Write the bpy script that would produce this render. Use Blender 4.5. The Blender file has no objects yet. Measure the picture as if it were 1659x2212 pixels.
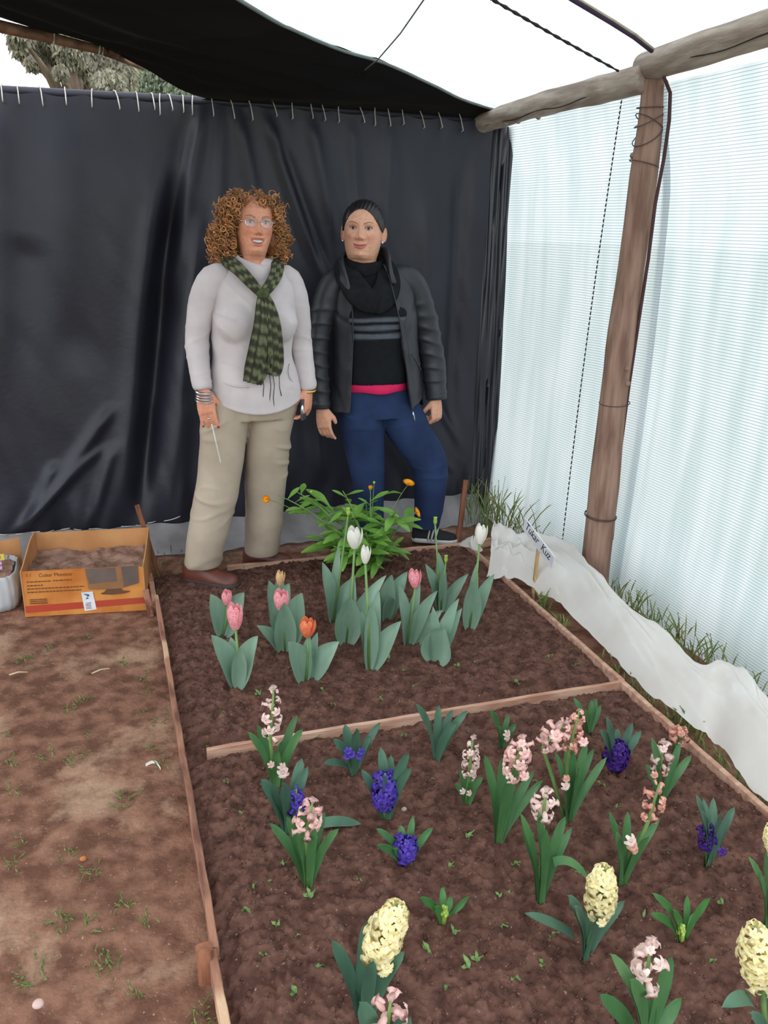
import bpy, bmesh, math, random
import numpy as np
from mathutils import Vector, Matrix, noise
random.seed(7); rng = np.random.RandomState(7)
SC = bpy.context.scene
COL = SC.collection
# ---------------------------------------------------------------- camera (from the vanishing points of the bed and the back wall)
FPX, CX, CY, CAMH = 1800.0, 829.5, 1106.0, 1.55
def _n(v): v = np.array(v, float); return v/np.linalg.norm(v)
_d1 = _n([204-CX, 473-CY, FPX]); _v2 = np.array([6900-CX, 620-CY, FPX]); _d2 = _n(_v2-np.dot(_v2, _d1)*_d1)
_up = np.cross(_d1, _d2); _up = -_up if _up[1] > 0 else _up
RW = np.array([_d2, _d1, _up])
def ray(px, py): return RW@np.array([px-CX, py-CY, FPX])
def gp(px, py, Z=0.0):
    d = ray(px, py); t = (Z-CAMH)/d[2]; return Vector((d[0]*t, d[1]*t, Z))
def pl(px, py, Y):
    d = ray(px, py); t = Y/d[1]; return Vector((d[0]*t, Y, CAMH+d[2]*t))
def plx(px, py, X):
    d = ray(px, py); t = X/d[0]; return Vector((X, d[1]*t, CAMH+d[2]*t))
cd = bpy.data.cameras.new('camera'); cam = bpy.data.objects.new('camera', cd); COL.objects.link(cam)
cr, cdn, cf = RW[:, 0], RW[:, 1], RW[:, 2]
cam.matrix_world = Matrix(((cr[0], -cdn[0], -cf[0], 0), (cr[1], -cdn[1], -cf[1], 0), (cr[2], -cdn[2], -cf[2], CAMH), (0, 0, 0, 1)))
cd.sensor_fit = 'VERTICAL'; cd.sensor_height = 36.0; cd.lens = 36.0*FPX/2212.0; cd.clip_start = 0.05; cd.clip_end = 300
SC.camera = cam
# ---------------------------------------------------------------- sky, exposure
W = bpy.data.worlds.new('overcast_sky'); SC.world = W; W.use_nodes = True
bg = W.node_tree.nodes['Background']; bg.inputs['Color'].default_value = (0.90, 0.95, 1.0, 1); bg.inputs["Strength"].default_value = 1.0
SC.view_settings.view_transform = 'Standard'; SC.view_settings.look = 'None'; SC.view_settings.gamma = 1.0
SC.view_settings.use_curve_mapping = False
SC.view_settings.exposure = 1.42

# ---------------------------------------------------------------- helpers
def lin(c):
    r = []
    for v in c[:3]:
        v = v/255.0; r.append(v/12.92 if v <= 0.04045 else ((v+0.055)/1.055)**2.4)
    return tuple(r)+(1.0,)
MATS = {}
def M(name, col, rough=0.6, spec=0.35, col2=None, scale=12.0, detail=4.0, bump=0.0, bscale=60.0, attr=False, transl=0.0, metal=0.0, stretch=None, lo=0.35, hi=0.65, sheen=0.0, alpha=1.0, tcol=None):
    """principled material: two tones mixed by object-space noise, optional bump, vertex tint and translucency"""
    m = bpy.data.materials.new(name); m.use_nodes = True; nt = m.node_tree; N = nt.nodes; L = nt.links
    p = N['Principled BSDF']; out = N['Material Output']
    p.inputs['Roughness'].default_value = rough; p.inputs['Specular IOR Level'].default_value = spec; p.inputs['Metallic'].default_value = metal
    if sheen: p.inputs['Sheen Weight'].default_value = sheen
    tc = N.new('ShaderNodeTexCoord'); mp = N.new('ShaderNodeMapping'); L.new(tc.outputs['Object'], mp.inputs['Vector'])
    if stretch: mp.inputs['Scale'].default_value = stretch
    nz = N.new('ShaderNodeTexNoise'); nz.inputs['Scale'].default_value = scale; nz.inputs['Detail'].default_value = detail; L.new(mp.outputs[0], nz.inputs['Vector'])
    rp = N.new('ShaderNodeValToRGB'); e = rp.color_ramp.elements
    c1 = lin(col); c2 = lin(col2) if col2 else tuple(min(1, v*0.78) for v in c1[:3])+(1,)
    e[0].position, e[1].position = lo, hi; e[0].color, e[1].color = c2, c1
    L.new(nz.outputs['Fac'], rp.inputs[0]); cs = rp.outputs[0]
    if attr:
        at = N.new('ShaderNodeAttribute'); at.attribute_name = 'Col'; mx = N.new('ShaderNodeMix'); mx.data_type = 'RGBA'; mx.blend_type = 'MULTIPLY'
        mx.inputs[0].default_value = 1.0; L.new(cs, mx.inputs[6]); L.new(at.outputs['Color'], mx.inputs[7]); cs = mx.outputs[2]
    L.new(cs, p.inputs['Base Color'])
    if bump:
        b = N.new('ShaderNodeTexNoise'); b.inputs['Scale'].default_value = bscale; b.inputs['Detail'].default_value = 5; L.new(mp.outputs[0], b.inputs['Vector'])
        bp = N.new('ShaderNodeBump'); bp.inputs['Strength'].default_value = bump; bp.inputs['Distance'].default_value = 0.01; L.new(b.outputs['Fac'], bp.inputs['Height']); L.new(bp.outputs[0], p.inputs['Normal'])
    sh = p.outputs[0]
    if transl:
        t = N.new('ShaderNodeBsdfTranslucent')
        if tcol: t.inputs['Color'].default_value = lin(tcol)
        else: L.new(cs, t.inputs['Color'])
        ms = N.new('ShaderNodeMixShader'); ms.inputs[0].default_value = transl; L.new(sh, ms.inputs[1]); L.new(t.outputs[0], ms.inputs[2]); sh = ms.outputs[0]
    if alpha < 1:
        t = N.new('ShaderNodeBsdfTransparent'); ms = N.new('ShaderNodeMixShader'); ms.inputs[0].default_value = alpha; L.new(t.outputs[0], ms.inputs[1]); L.new(sh, ms.inputs[2]); sh = ms.outputs[0]
    L.new(sh, out.inputs['Surface'])
    MATS[name] = m; return m
V = Vector
def frame(t, hint=(0, 0, 1)):
    t = V(t).normalized(); h = V(hint)
    if abs(t.dot(h)) > 0.97*h.length: h = V((1, 0, 0)) if abs(t.x) < 0.9 else V((0, 1, 0))
    u = t.cross(h).normalized(); return u, u.cross(t).normalized()
class G:
    """collects geometry that ends up as ONE mesh object"""
    def __init__(s): s.v = []; s.f = []; s.mi = []; s.c = []; s.cur = 0; s.col = (1, 1, 1)
    def add(s, vs, fs, cols=None):
        o = len(s.v); s.v.extend([tuple(v) for v in vs]); s.f.extend([tuple(i+o for i in f) for f in fs]); s.mi.extend([s.cur]*len(fs))
        s.c.extend(cols if cols is not None else [s.col]*len(vs)); return s
    def rings(s, R, cap=True, closed=True, cols=None):
        n = len(R[0]); vs = [p for r in R for p in r]; fs = []
        for i in range(len(R)-1):
            for j in range(n if closed else n-1):
                k = (j+1) % n; fs.append((i*n+j, i*n+k, (i+1)*n+k, (i+1)*n+j))
        if cap and closed: fs.append(tuple(range(n-1, -1, -1))); fs.append(tuple((len(R)-1)*n+j for j in range(n)))
        return s.add(vs, fs, cols)
    def tube(s, pts, rad, n=8, cap=True, hint=(0, 0, 1), flat=1.0, wob=0.0):
        pts = [V(p) for p in pts]; R = []; m = len(pts)
        if not hasattr(rad, '__len__'): rad = [rad]*m
        u0 = None
        for i, p in enumerate(pts):
            t = pts[min(i+1, m-1)]-pts[max(i-1, 0)]
            if u0 is None: u, w = frame(t, hint)
            else:
                t.normalize(); u = (u0-t*u0.dot(t)); u = u.normalized() if u.length > 1e-6 else frame(t)[0]; w = u.cross(t).normalized()
            u0 = u; r = rad[i]
            R.append([p+u*(r*math.cos(a)*(1+wob*math.sin(3*a+i)))+w*(r*flat*math.sin(a)*(1+wob*math.cos(2*a+1.7*i))) for a in [2*math.pi*j/n for j in range(n)]])
        return s.rings(R, cap)
    def ell(s, L, n=24, p=1.0):
        """loft of ellipses (cx,cy,cz,rx,ry) stacked along z"""
        R = []
        for cx, cy, cz, rx, ry in L:
            R.append([V((cx+rx*math.copysign(abs(math.cos(a))**p, math.cos(a)), cy+ry*math.copysign(abs(math.sin(a))**p, math.sin(a)), cz)) for a in [2*math.pi*j/n for j in range(n)]])
        return s.rings(R)
    def ball(s, c, r, nu=16, nv=10):
        r = (r, r, r) if not hasattr(r, '__len__') else r; c = V(c); vs = [c+V((0, 0, r[2]))]
        for i in range(1, nv):
            a = math.pi*i/nv
            for j in range(nu):
                b = 2*math.pi*j/nu; vs.append(c+V((r[0]*math.sin(a)*math.cos(b), r[1]*math.sin(a)*math.sin(b), r[2]*math.cos(a))))
        vs.append(c-V((0, 0, r[2]))); fs = [(0, 1+j, 1+(j+1) % nu) for j in range(nu)]
        for i in range(nv-2):
            for j in range(nu): k = (j+1) % nu; fs.append((1+i*nu+j, 1+(i+1)*nu+j, 1+(i+1)*nu+k, 1+i*nu+k))
        l = len(vs)-1; b = 1+(nv-2)*nu; fs += [(l, b+(j+1) % nu, b+j) for j in range(nu)]
        return s.add(vs, fs)
    def grid(s, P, cols=None):
        nu = len(P); nv = len(P[0]); vs = [q for r in P for q in r]
        return s.add(vs, [(i*nv+j, (i+1)*nv+j, (i+1)*nv+j+1, i*nv+j+1) for i in range(nu-1) for j in range(nv-1)], cols)
    def bar(s, a, b, w, h, up=(0, 0, 1), seg=1, jit=0.0, taper=1.0, bev=0.12):
        """bevelled plank from a to b, w across, h along up"""
        a, b = V(a), V(b); t = (b-a).normalized(); u = t.cross(V(up)).normalized(); k = u.cross(t).normalized(); R = []
        c = bev*min(w, h)
        prof = [(-w/2+c, -h/2), (w/2-c, -h/2), (w/2, -h/2+c), (w/2, h/2-c), (w/2-c, h/2), (-w/2+c, h/2), (-w/2, h/2-c), (-w/2, -h/2+c)]
        for i in range(seg+1):
            f = i/seg; q = a.lerp(b, f); sc = 1+(taper-1)*f; dx, dy = random.uniform(-jit, jit), random.uniform(-jit, jit)
            R.append([q+u*(x*sc+dx)+k*(y*sc+dy) for x, y in prof])
        return s.rings(R)
    def build(s, name, mats, parent=None, origin=(0, 0, 0), smooth=True, sharp=None):
        me = bpy.data.meshes.new(name); o = np.array(origin, float); vv = np.array(s.v, float)-o
        me.from_pydata(vv.tolist(), [], s.f); mats = mats if isinstance(mats, (list, tuple)) else [mats]
        for m in mats: me.materials.append(m)
        if len(mats) > 1: me.polygons.foreach_set('material_index', s.mi)
        if any(c != (1, 1, 1) for c in s.c):
            at = me.color_attributes.new('Col', 'FLOAT_COLOR', 'POINT'); at.data.foreach_set('color', np.array([tuple(c[:3])+(1.0,) for c in s.c], np.float32).ravel())
        fixn(me)
        me.polygons.foreach_set('use_smooth', [smooth]*len(me.polygons)); me.update()
        if smooth and sharp: me.set_sharp_from_angle(angle=math.radians(sharp))
        ob = bpy.data.objects.new(name, me); COL.objects.link(ob)
        if parent: ob.parent = parent
        return ob
def fixn(me):
    bm = bmesh.new(); bm.from_mesh(me); bmesh.ops.recalc_face_normals(bm, faces=bm.faces); bm.to_mesh(me); bm.free()
def tag(o, label=None, cat=None, group=None, kind=None):
    if label: o['label'] = label
    if cat: o['category'] = cat
    if group: o['group'] = group
    if kind: o['kind'] = kind
    return o
def thing(name, loc, label, cat, group=None):
    o = bpy.data.objects.new(name, None); o.empty_display_size = 0.05; COL.objects.link(o); o.location = loc; return tag(o, label, cat, group)
def inst(name, me, parent, mw):
    o = bpy.data.objects.new(name, me); COL.objects.link(o); o.parent = parent; o.matrix_local = mw; return o
def remesh(g, voxel, smooth=4, factor=0.5):
    """fuses the collected lofts into one continuous skin"""
    me = bpy.data.meshes.new('tmp'); me.from_pydata(g.v, [], g.f); fixn(me)
    o = bpy.data.objects.new('tmp', me); COL.objects.link(o)
    r = o.modifiers.new('r', 'REMESH'); r.mode = 'VOXEL'; r.voxel_size = voxel; r.adaptivity = 0
    if smooth: q = o.modifiers.new('s', 'SMOOTH'); q.factor = factor; q.iterations = smooth
    dg = bpy.context.evaluated_depsgraph_get(); dg.update(); nm = bpy.data.meshes.new_from_object(o.evaluated_get(dg))
    bpy.data.objects.remove(o); bpy.data.meshes.remove(me); return nm
def co(me):
    a = np.empty(len(me.vertices)*3, np.float32); me.vertices.foreach_get('co', a); return a.reshape(-1, 3).astype(float)
def nrm(me):
    a = np.empty(len(me.vertices)*3, np.float32); me.vertices.foreach_get('normal', a); return a.reshape(-1, 3).astype(float)
def setco(me, a): me.vertices.foreach_set('co', a.astype(np.float32).ravel()); me.update()
def setcol(me, c):
    at = me.color_attributes.get('Col') or me.color_attributes.new('Col', 'FLOAT_COLOR', 'POINT')
    at.data.foreach_set('color', np.concatenate([c, np.ones((len(c), 1))], 1).astype(np.float32).ravel())
def link(name, me, mat, parent=None, smooth=True):
    me.name = name; me.materials.clear()
    for m in (mat if isinstance(mat, (list, tuple)) else [mat]): me.materials.append(m)
    me.polygons.foreach_set('use_smooth', [smooth]*len(me.polygons)); me.update()
    o = bpy.data.objects.new(name, me); COL.objects.link(o)
    if parent: o.parent = parent
    return o
def ss(a, b, x): t = np.clip((x-a)/(b-a), 0, 1); return t*t*(3-2*t)
_VT = {}
def vnoise(x, y, seed=0):
    """2-D value noise on arrays"""
    if seed not in _VT: _VT[seed] = np.random.RandomState(seed).rand(256, 256)
    r = _VT[seed]; xi = np.floor(x).astype(int); yi = np.floor(y).astype(int); fx = x-xi; fy = y-yi
    fx = fx*fx*(3-2*fx); fy = fy*fy*(3-2*fy); a = r[xi % 256, yi % 256]; b = r[(xi+1) % 256, yi % 256]; c = r[xi % 256, (yi+1) % 256]; d = r[(xi+1) % 256, (yi+1) % 256]
    return (a*(1-fx)+b*fx)*(1-fy)+(c*(1-fx)+d*fx)*fy-0.5
def sines(P, freq, seed, n=6, aniso=(1, 1, 1)):
    r = np.random.RandomState(seed); out = 0
    for k in range(n):
        d = r.randn(3); d /= np.linalg.norm(d); d = d*np.array(aniso)*freq*r.uniform(0.6, 1.5); out = out+np.sin(P@d+r.uniform(0, 6.28))
    return out/n
def ridge(P, freq, seed, aniso=(1, 1, 1), w=.16, n=5):
    """thin crease lines"""
    return np.exp(-(sines(P, freq, seed, n, aniso)/w)**2)
def sm(name, nx, ny, xs, ys, fz, mat, **kw):
    """height-field ground"""
    X, Y = np.meshgrid(np.linspace(*xs, nx), np.linspace(*ys, ny), indexing='ij'); Z = fz(X, Y)
    me = bpy.data.meshes.new(name); n = nx*ny; me.vertices.add(n); me.vertices.foreach_set('co', np.stack([X, Y, Z], -1).astype(np.float32).ravel())
    i = np.arange(nx-1)[:, None]*ny+np.arange(ny-1)[None]; F = np.stack([i, i+ny, i+ny+1, i+1], -1).reshape(-1, 4); m = len(F)
    me.loops.add(m*4); me.loops.foreach_set('vertex_index', F.ravel().astype(np.int32)); me.polygons.add(m)
    me.polygons.foreach_set('loop_start', (np.arange(m)*4).astype(np.int32)); me.update(calc_edges=True)
    return tag(link(name, me, mat), **kw)
def bez(a, b, c, t): return a*((1-t)**2)+b*(2*t*(1-t))+c*(t*t)
# ================================================================ THE SETTING
def soil_mat(name, a, b, c, s1, rough=0.95):
    m = M(name, a, rough, 0.15, b, scale=s1, detail=8, bump=0.5, bscale=90, lo=0.38, hi=0.62)
    nt = m.node_tree; N = nt.nodes; L = nt.links; p = N['Principled BSDF']; src = p.inputs['Base Color'].links[0].from_socket
    n2 = N.new('ShaderNodeTexNoise'); n2.inputs['Scale'].default_value = 130; n2.inputs['Detail'].default_value = 3
    mp = [n for n in N if n.type == 'MAPPING'][0]; L.new(mp.outputs[0], n2.inputs['Vector'])
    r2 = N.new('ShaderNodeValToRGB'); r2.color_ramp.elements[0].position = 0.66; r2.color_ramp.elements[1].position = 0.74; r2.color_ramp.elements[0].color = (0, 0, 0, 1); r2.color_ramp.elements[1].color = (0.7, 0.7, 0.7, 1)
    L.new(n2.outputs['Fac'], r2.inputs[0]); mx = N.new('ShaderNodeMix'); mx.data_type = 'RGBA'; L.new(r2.outputs[0], mx.inputs[0]); L.new(src, mx.inputs[6]); mx.inputs[7].default_value = lin(c); L.new(mx.outputs[2], p.inputs['Base Color'])
    return m
M_bed = soil_mat('dark_bed_soil', (108, 77, 66), (76, 51, 43), (165, 140, 124), 22)
M_path = soil_mat('trodden_path_earth', (136, 98, 80), (98, 67, 53), (178, 150, 132), 17)
# pale dry patches on the path
nt = M_path.node_tree; N = nt.nodes; L = nt.links; p = N['Principled BSDF']; src = p.inputs['Base Color'].links[0].from_socket
n3 = N.new('ShaderNodeTexNoise'); n3.inputs['Scale'].default_value = 3.1; n3.inputs['Detail'].default_value = 9; n3.inputs['Roughness'].default_value = .65; L.new([n for n in N if n.type == 'MAPPING'][0].outputs[0], n3.inputs['Vector'])
r3 = N.new('ShaderNodeValToRGB'); r3.color_ramp.elements[0].position = 0.52; r3.color_ramp.elements[1].position = 0.64; r3.color_ramp.elements[0].color = (0, 0, 0, 1); r3.color_ramp.elements[1].color = (0.8, 0.8, 0.8, 1)
L.new(n3.outputs['Fac'], r3.inputs[0]); mx = N.new('ShaderNodeMix'); mx.data_type = 'RGBA'; L.new(r3.outputs[0], mx.inputs[0]); L.new(src, mx.inputs[6]); mx.inputs[7].default_value = lin((170, 138, 114)); L.new(mx.outputs[2], p.inputs['Base Color'])
M_meadow = M('meadow', (96, 118, 66), 0.95, 0.1, (120, 112, 80), scale=3, detail=6)

def f_path(X, Y): return -0.045+0.02*vnoise(X*2.2, Y*2.2, 3)+0.012*vnoise(X*9, Y*9, 4)+0.006*vnoise(X*34, Y*34, 5)+0.004*vnoise(X*80, Y*80, 6)
sm('dirt_path', 360, 380, (-2.2, 2.18), (-0.9, 4.6), f_path, M_path, label='trodden reddish brown earth floor with pale dry patches beside the bed', kind='structure')
BX0, BX1, BY0, BY1 = 0.125, 1.69, 0.45, 3.71
def f_bed(X, Y):
    e = np.minimum(np.minimum(X-BX0, BX1-X), np.minimum(Y-BY0, BY1-Y))
    z = 0.016*vnoise(X*4, Y*4, 11)+0.007*vnoise(X*15, Y*15, 12)+0.011*vnoise(X*45, Y*45, 13)+0.013*vnoise(X*90, Y*90, 14)+0.008*vnoise(X*150, Y*150, 15)
    return z-0.016*(1-ss(0, 0.08, e))-0.012*(np.abs(Y-2.26) < 0.05)
def bedz(x, y): return float(f_bed(np.array([[x]]), np.array([[y]]))[0, 0])
bed_soil = sm('bed_soil', 320, 640, (BX0, BX1), (BY0, BY1), f_bed, M_bed, label='dark brown crumbly soil filling the planting bed', kind='structure')
g = G()
for i in range(9000):                       # loose crumbs of earth
    if True: x, y = random.uniform(BX0+.03, BX1-.03), BY0+(BY1-BY0)*random.random()**1.0; z = bedz(x, y)
    else: x, y = random.uniform(-0.6, 0.08), random.uniform(1.2, 3.4); z = float(f_path(np.array([[x]]), np.array([[y]]))[0, 0])
    r = random.uniform(0.002, 0.0065)*(1.7 if random.random() < .06 else 1)
    c = V((x, y, z+r*0.2)); vs = [c+V((random.uniform(.7, 1.2)*r*a, random.uniform(.7, 1.2)*r*b, random.uniform(.6, 1)*r*d)) for a, b, d in ((1, 0, 0), (-1, 0, 0), (0, 1, 0), (0, -1, 0), (0, 0, 1), (0, 0, -1))]
    g.add(vs, [(0, 2, 4), (2, 1, 4), (1, 3, 4), (3, 0, 4), (2, 0, 5), (1, 2, 5), (3, 1, 5), (0, 3, 5)])
tag(g.build('soil_crumbs', M_bed, bed_soil), kind='stuff')
meadow = sm('meadow_ground', 40, 40, (-60, 60), (-20, 100), lambda X, Y: -0.11+0*X, M_meadow, label='rough green meadow outside the shelter', kind='structure')

# ---- woven sheets
def sheet_mat(name, col, line, trans, alpha, sc, axis, amount=0.35, tw=0.6):
    m = bpy.data.materials.new(name); m.use_nodes = True; nt = m.node_tree; N = nt.nodes; L = nt.links; N.remove(N['Principled BSDF']); out = N['Material Output']
    tc = N.new('ShaderNodeTexCoord'); sx = N.new('ShaderNodeSeparateXYZ'); L.new(tc.outputs['Object'], sx.inputs[0]); acc = None
    for k, (ax, s, am) in enumerate(axis):
        a = N.new('ShaderNodeMath'); a.operation = 'MULTIPLY'; a.inputs[1].default_value = s; L.new(sx.outputs[ax], a.inputs[0])
        b = N.new('ShaderNodeMath'); b.operation = 'FRACT'; L.new(a.outputs[0], b.inputs[0])
        c = N.new('ShaderNodeMath'); c.operation = 'LESS_THAN'; c.inputs[1].default_value = 0.22; L.new(b.outputs[0], c.inputs[0])
        d = N.new('ShaderNodeMath'); d.operation = 'MULTIPLY'; d.inputs[1].default_value = am; L.new(c.outputs[0], d.inputs[0])
        if acc is None: acc = d.outputs[0]
        else:
            e = N.new('ShaderNodeMath'); e.operation = 'MAXIMUM'; L.new(acc, e.inputs[0]); L.new(d.outputs[0], e.inputs[1]); acc = e.outputs[0]
    nz = N.new('ShaderNodeTexNoise'); nz.inputs['Scale'].default_value = 2.5; mpn = N.new('ShaderNodeMapping'); mpn.inputs['Scale'].default_value = (4, 4, 0.6); L.new(tc.outputs['Object'], mpn.inputs[0]); L.new(mpn.outputs[0], nz.inputs['Vector'])
    r = N.new('ShaderNodeValToRGB'); r.color_ramp.elements[0].position = .35; r.color_ramp.elements[1].position = .65; r.color_ramp.elements[0].color = lin(tuple(v*f for v, f in zip(col, (.91, .935, .93)))); r.color_ramp.elements[1].color = lin(col); L.new(nz.outputs['Fac'], r.inputs[0])
    mx = N.new('ShaderNodeMix'); mx.data_type = 'RGBA'; L.new(acc, mx.inputs[0]); L.new(r.outputs[0], mx.inputs[6]); mx.inputs[7].default_value = lin(line)
    df = N.new('ShaderNodeBsdfDiffuse'); tr = N.new('ShaderNodeBsdfTranslucent'); L.new(mx.outputs[2], df.inputs[0]); L.new(mx.outputs[2], tr.inputs[0])
    ms = N.new('ShaderNodeMixShader'); ms.inputs[0].default_value = trans; L.new(df.outputs[0], ms.inputs[1]); L.new(tr.outputs[0], ms.inputs[2]); sh = ms.outputs[0]
    if alpha < 1:
        tp = N.new('ShaderNodeBsdfTransparent'); m2 = N.new('ShaderNodeMixShader'); m2.inputs[0].default_value = alpha; L.new(tp.outputs[0], m2.inputs[1]); L.new(sh, m2.inputs[2]); sh = m2.outputs[0]
    L.new(sh, out.inputs['Surface']); return m
M_net = sheet_mat('white_woven_net', (238, 242, 247), (106, 115, 124), 0.60, 0.965, 1, ((2, 88, .62), (1, 150, .22)))
M_roofnet = sheet_mat('white_roof_net', (236, 241, 243), (176, 192, 196), 0.56, 0.93, 1, ((1, 80, .55), (0, 110, .25)))
M_black = M('black_plastic', (37, 37, 49), 0.46, 0.45, (28, 28, 38), scale=3, detail=6, bump=0.12, bscale=45)
M_blackroof = M('black_shade_net', (17, 16, 21), 0.9, 0.1, (11, 10, 14), scale=2.0, detail=5, stretch=(1, 5, 1), transl=0.012, tcol=(90, 80, 70))
M_skirt = M('dusty_grey_plastic', (160, 158, 160), 0.5, 0.4, (122, 118, 118), scale=5, detail=6, transl=0.15)
M_cord = M('pale_cord', (205, 200, 192), 0.8, 0.2)
M_dcord = M('dark_cord', (48, 40, 42), 0.85, 0.2)
M_rail = M('dark_rail', (44, 42, 54), 0.5, 0.4)
M_wood = M('weathered_pole', (182, 168, 156), 0.85, 0.2, (140, 122, 110), scale=5, detail=7, bump=0.35, bscale=30, stretch=(6, 1, 6))
M_post = M('brown_post', (158, 128, 112), 0.85, 0.2, (116, 88, 76), scale=5, detail=7, bump=0.35, bscale=30, stretch=(6, 6, 0.8))
M_bamboo = M('bamboo_pole', (150, 112, 84), 0.6, 0.4, (96, 66, 52), scale=6, stretch=(1, 4, 4))

# ---- back wall: black plastic curtain hung from a rail
YB = 4.20
folds = [  # (x1,z1, x2,z2, width, amplitude): creases drawn by the hang of the sheet, amplitude towards the camera
    (0.50, 2.02, 0.30, 1.2, .035, .030), (0.58, 2.02, 0.52, 1.0, .03, .022), (0.66, 2.02, 0.80, 1.3, .03, .028), (0.44, 2.02, 0.18, .9, .05, -.026),
    (0.80, 2.0, 1.02, 1.35, .028, .034), (0.86, 1.9, 1.10, 1.30, .03, -.022), (1.0, 2.0, 1.12, 1.5, .03, .02), (1.2, 2.0, 1.25, 1.5, .03, .018), (1.4, 2.0, 1.38, 1.4, .035, .016),
    (0.37, 1.68, 0.10, .12, .055, -.095), (0.28, 1.75, 0.00, .12, .05, .034), (0.46, 1.5, 0.24, .15, .04, .03), (0.0, .68, -0.42, .12, .04, .026), (-0.08, .48, -0.5, .08, .035, .026), (0.0, .5, -0.16, .06, .03, .026), (0.36, .7, 0.30, .1, .03, .016), (-.28, .42, -.46, .08, .03, .024),
    (-0.1, 1.9, -0.2, 1.0, .09, .02), (-0.35, 2.0, -0.5, .8, .07, .025), (-0.3, 1.45, -0.12, .9, .08, -.022), (1.6, 1.7, 1.65, .5, .06, .022), (1.78, 1.9, 1.8, .4, .05, -.03), (1.5, 1.0, 1.85, .4, .03, .022), (1.0, .9, 1.05, .2, .04, .02), (1.45, .6, 1.8, .25, .03, .02),
    (-0.9, 2.0, -1.0, .3, .08, .03), (-1.4, 2, -1.3, .3, .08, -.03), (-1.8, 2, -1.9, .3, .08, .03)]
def curtain_y(x, z):
    y = np.zeros_like(x)
    for x1, z1, x2, z2, w, a in folds:
        t = (z1-z)/(z1-z2); xc = x1+(x2-x1)*t; env = ss(-0.08, 0.15, t)*(1-ss(0.75, 1.15, t)); y += -a*np.exp(-((x-xc)/w)**2)*env
    y += 0.035*vnoise(x*1.6+3, z*1.2, 21)+0.014*vnoise(x*6+z*2, z*2.4, 22)+0.006*vnoise(x*17+z*5, z*6, 23)
    y += 0.014*(1-ss(0.08, 0.32, z))*np.sin(x*38+3*vnoise(x*5, z*2, 24))-0.006*ss(1.85, 2.04, z)*np.abs(np.sin(x*17))
    return YB+y
def stitch_z(x): return 0.062-0.012*np.sin(x*2.1+1)
xs = np.linspace(-2.1, 1.94, 340); zs = np.linspace(0, 1, 170); X, T = np.meshgrid(xs, zs, indexing='ij'); ztop = 2.056-0.014*np.abs(np.sin(X*17)); zbot = stitch_z(X)-0.03+0.02*vnoise(X*8, X*0, 25); Z = zbot+(ztop-zbot)*T; Yc = curtain_y(X, Z)
g = G(); g.grid([[(X[i, j], Yc[i, j], Z[i, j]) for j in range(X.shape[1])] for i in range(X.shape[0])])
wall_back = tag(g.build('wall_back', M_black), 'black plastic curtain hung behind the two women, laced to a rail', kind='structure')
# grey skirt below the stitching
g = G(); P = []
for x in np.linspace(-2.1, 1.98, 240):
    row = []
    for t in np.linspace(0, 1, 9):
        z = float(stitch_z(x))+0.02-(float(stitch_z(x))+0.055)*t; y = float(curtain_y(np.array([x]), np.array([0.09]))[0])-0.008-0.17*t**1.6-0.018*t*math.sin(x*31+2*math.sin(x*7))-0.05*ss(.7, 1, t)*abs(vnoise(np.array([x*9]), np.array([2.]), 26)[0]); row.append((x, y, z))
    P.append(row)
g.grid(P); g.build('ground_skirt', M_skirt, wall_back)['label'] = 'dusty grey plastic skirt below the stitched seam'
for px, py, ln, dy in ((8, 1156, 16, 0), (43, 1156, 18, -1), (77, 1152, 18, -4), (107, 1149, 18, -4), (141, 1146, 20, -5), (168, 1144, 16, 0), (203, 1144, 22, 1), (236, 1142, 16, -1), (273, 1139, 22, 0), (300, 1137, 10, 1), (328, 1131, 18, -3), (372, 1121, 34, -14), (633, 1117, 10, 0), (675, 1112, 14, -1), (958, 1081, 18, 1), (985, 1079, 16, 1), (1010, 1077, 12, 1), (525, 1127, 14, -2)):
    a = pl(px-ln/2, py-dy/2, YB-.02); b = pl(px+ln/2, py+dy/2, YB-.02); pts = []
    for t in np.linspace(0, 1, 5):
        q = a.lerp(b, t); q.y = float(curtain_y(np.array([q.x]), np.array([max(q.z, .04)]))[0])-0.012-0.004*math.sin(math.pi*t); s = YB-.02; q = V((q.x, q.y, q.z)); pts.append(q)
    G().tube(pts, 0.0028, 5).build('stitch', M_cord, wall_back)
g = G(); g.tube([(x, YB+.035, 2.06+.006*math.sin(x*2)) for x in np.linspace(-2.1, 1.97, 24)], 0.021, 10); rail = tag(g.build('curtain_rail', M_rail), 'dark horizontal rail along the top of the black curtain', 'rail')
for px in (6, 40, 88, 143, 203, 249, 297, 330, 349, 366, 398, 420, 458, 496, 536, 588, 633, 672, 695, 733, 776, 812, 838, 870, 906, 946, 991):
    p0 = pl(px, 225+px*0.045, YB-.01); x = p0.x; sl = random.uniform(-.012, .022); dz = random.uniform(.035, .06)
    pts = [(x, YB+.06, 2.045), (x, YB+.03, 2.085), (x+sl*.3, YB+.0, 2.08), (x+sl*.7, YB-.012, 2.055), (x+sl, YB-.03-.006, 2.055-dz), (x+sl, YB+.0, 2.05-dz)]
    q = []
    for k in range(len(pts)-1):
        for t in (0, .5): q.append(V(pts[k]).lerp(V(pts[k+1]), t))
    q.append(V(pts[-1])); G().tube(q, 0.0027, 5).build('lacing_loop', M_cord, wall_back)
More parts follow.
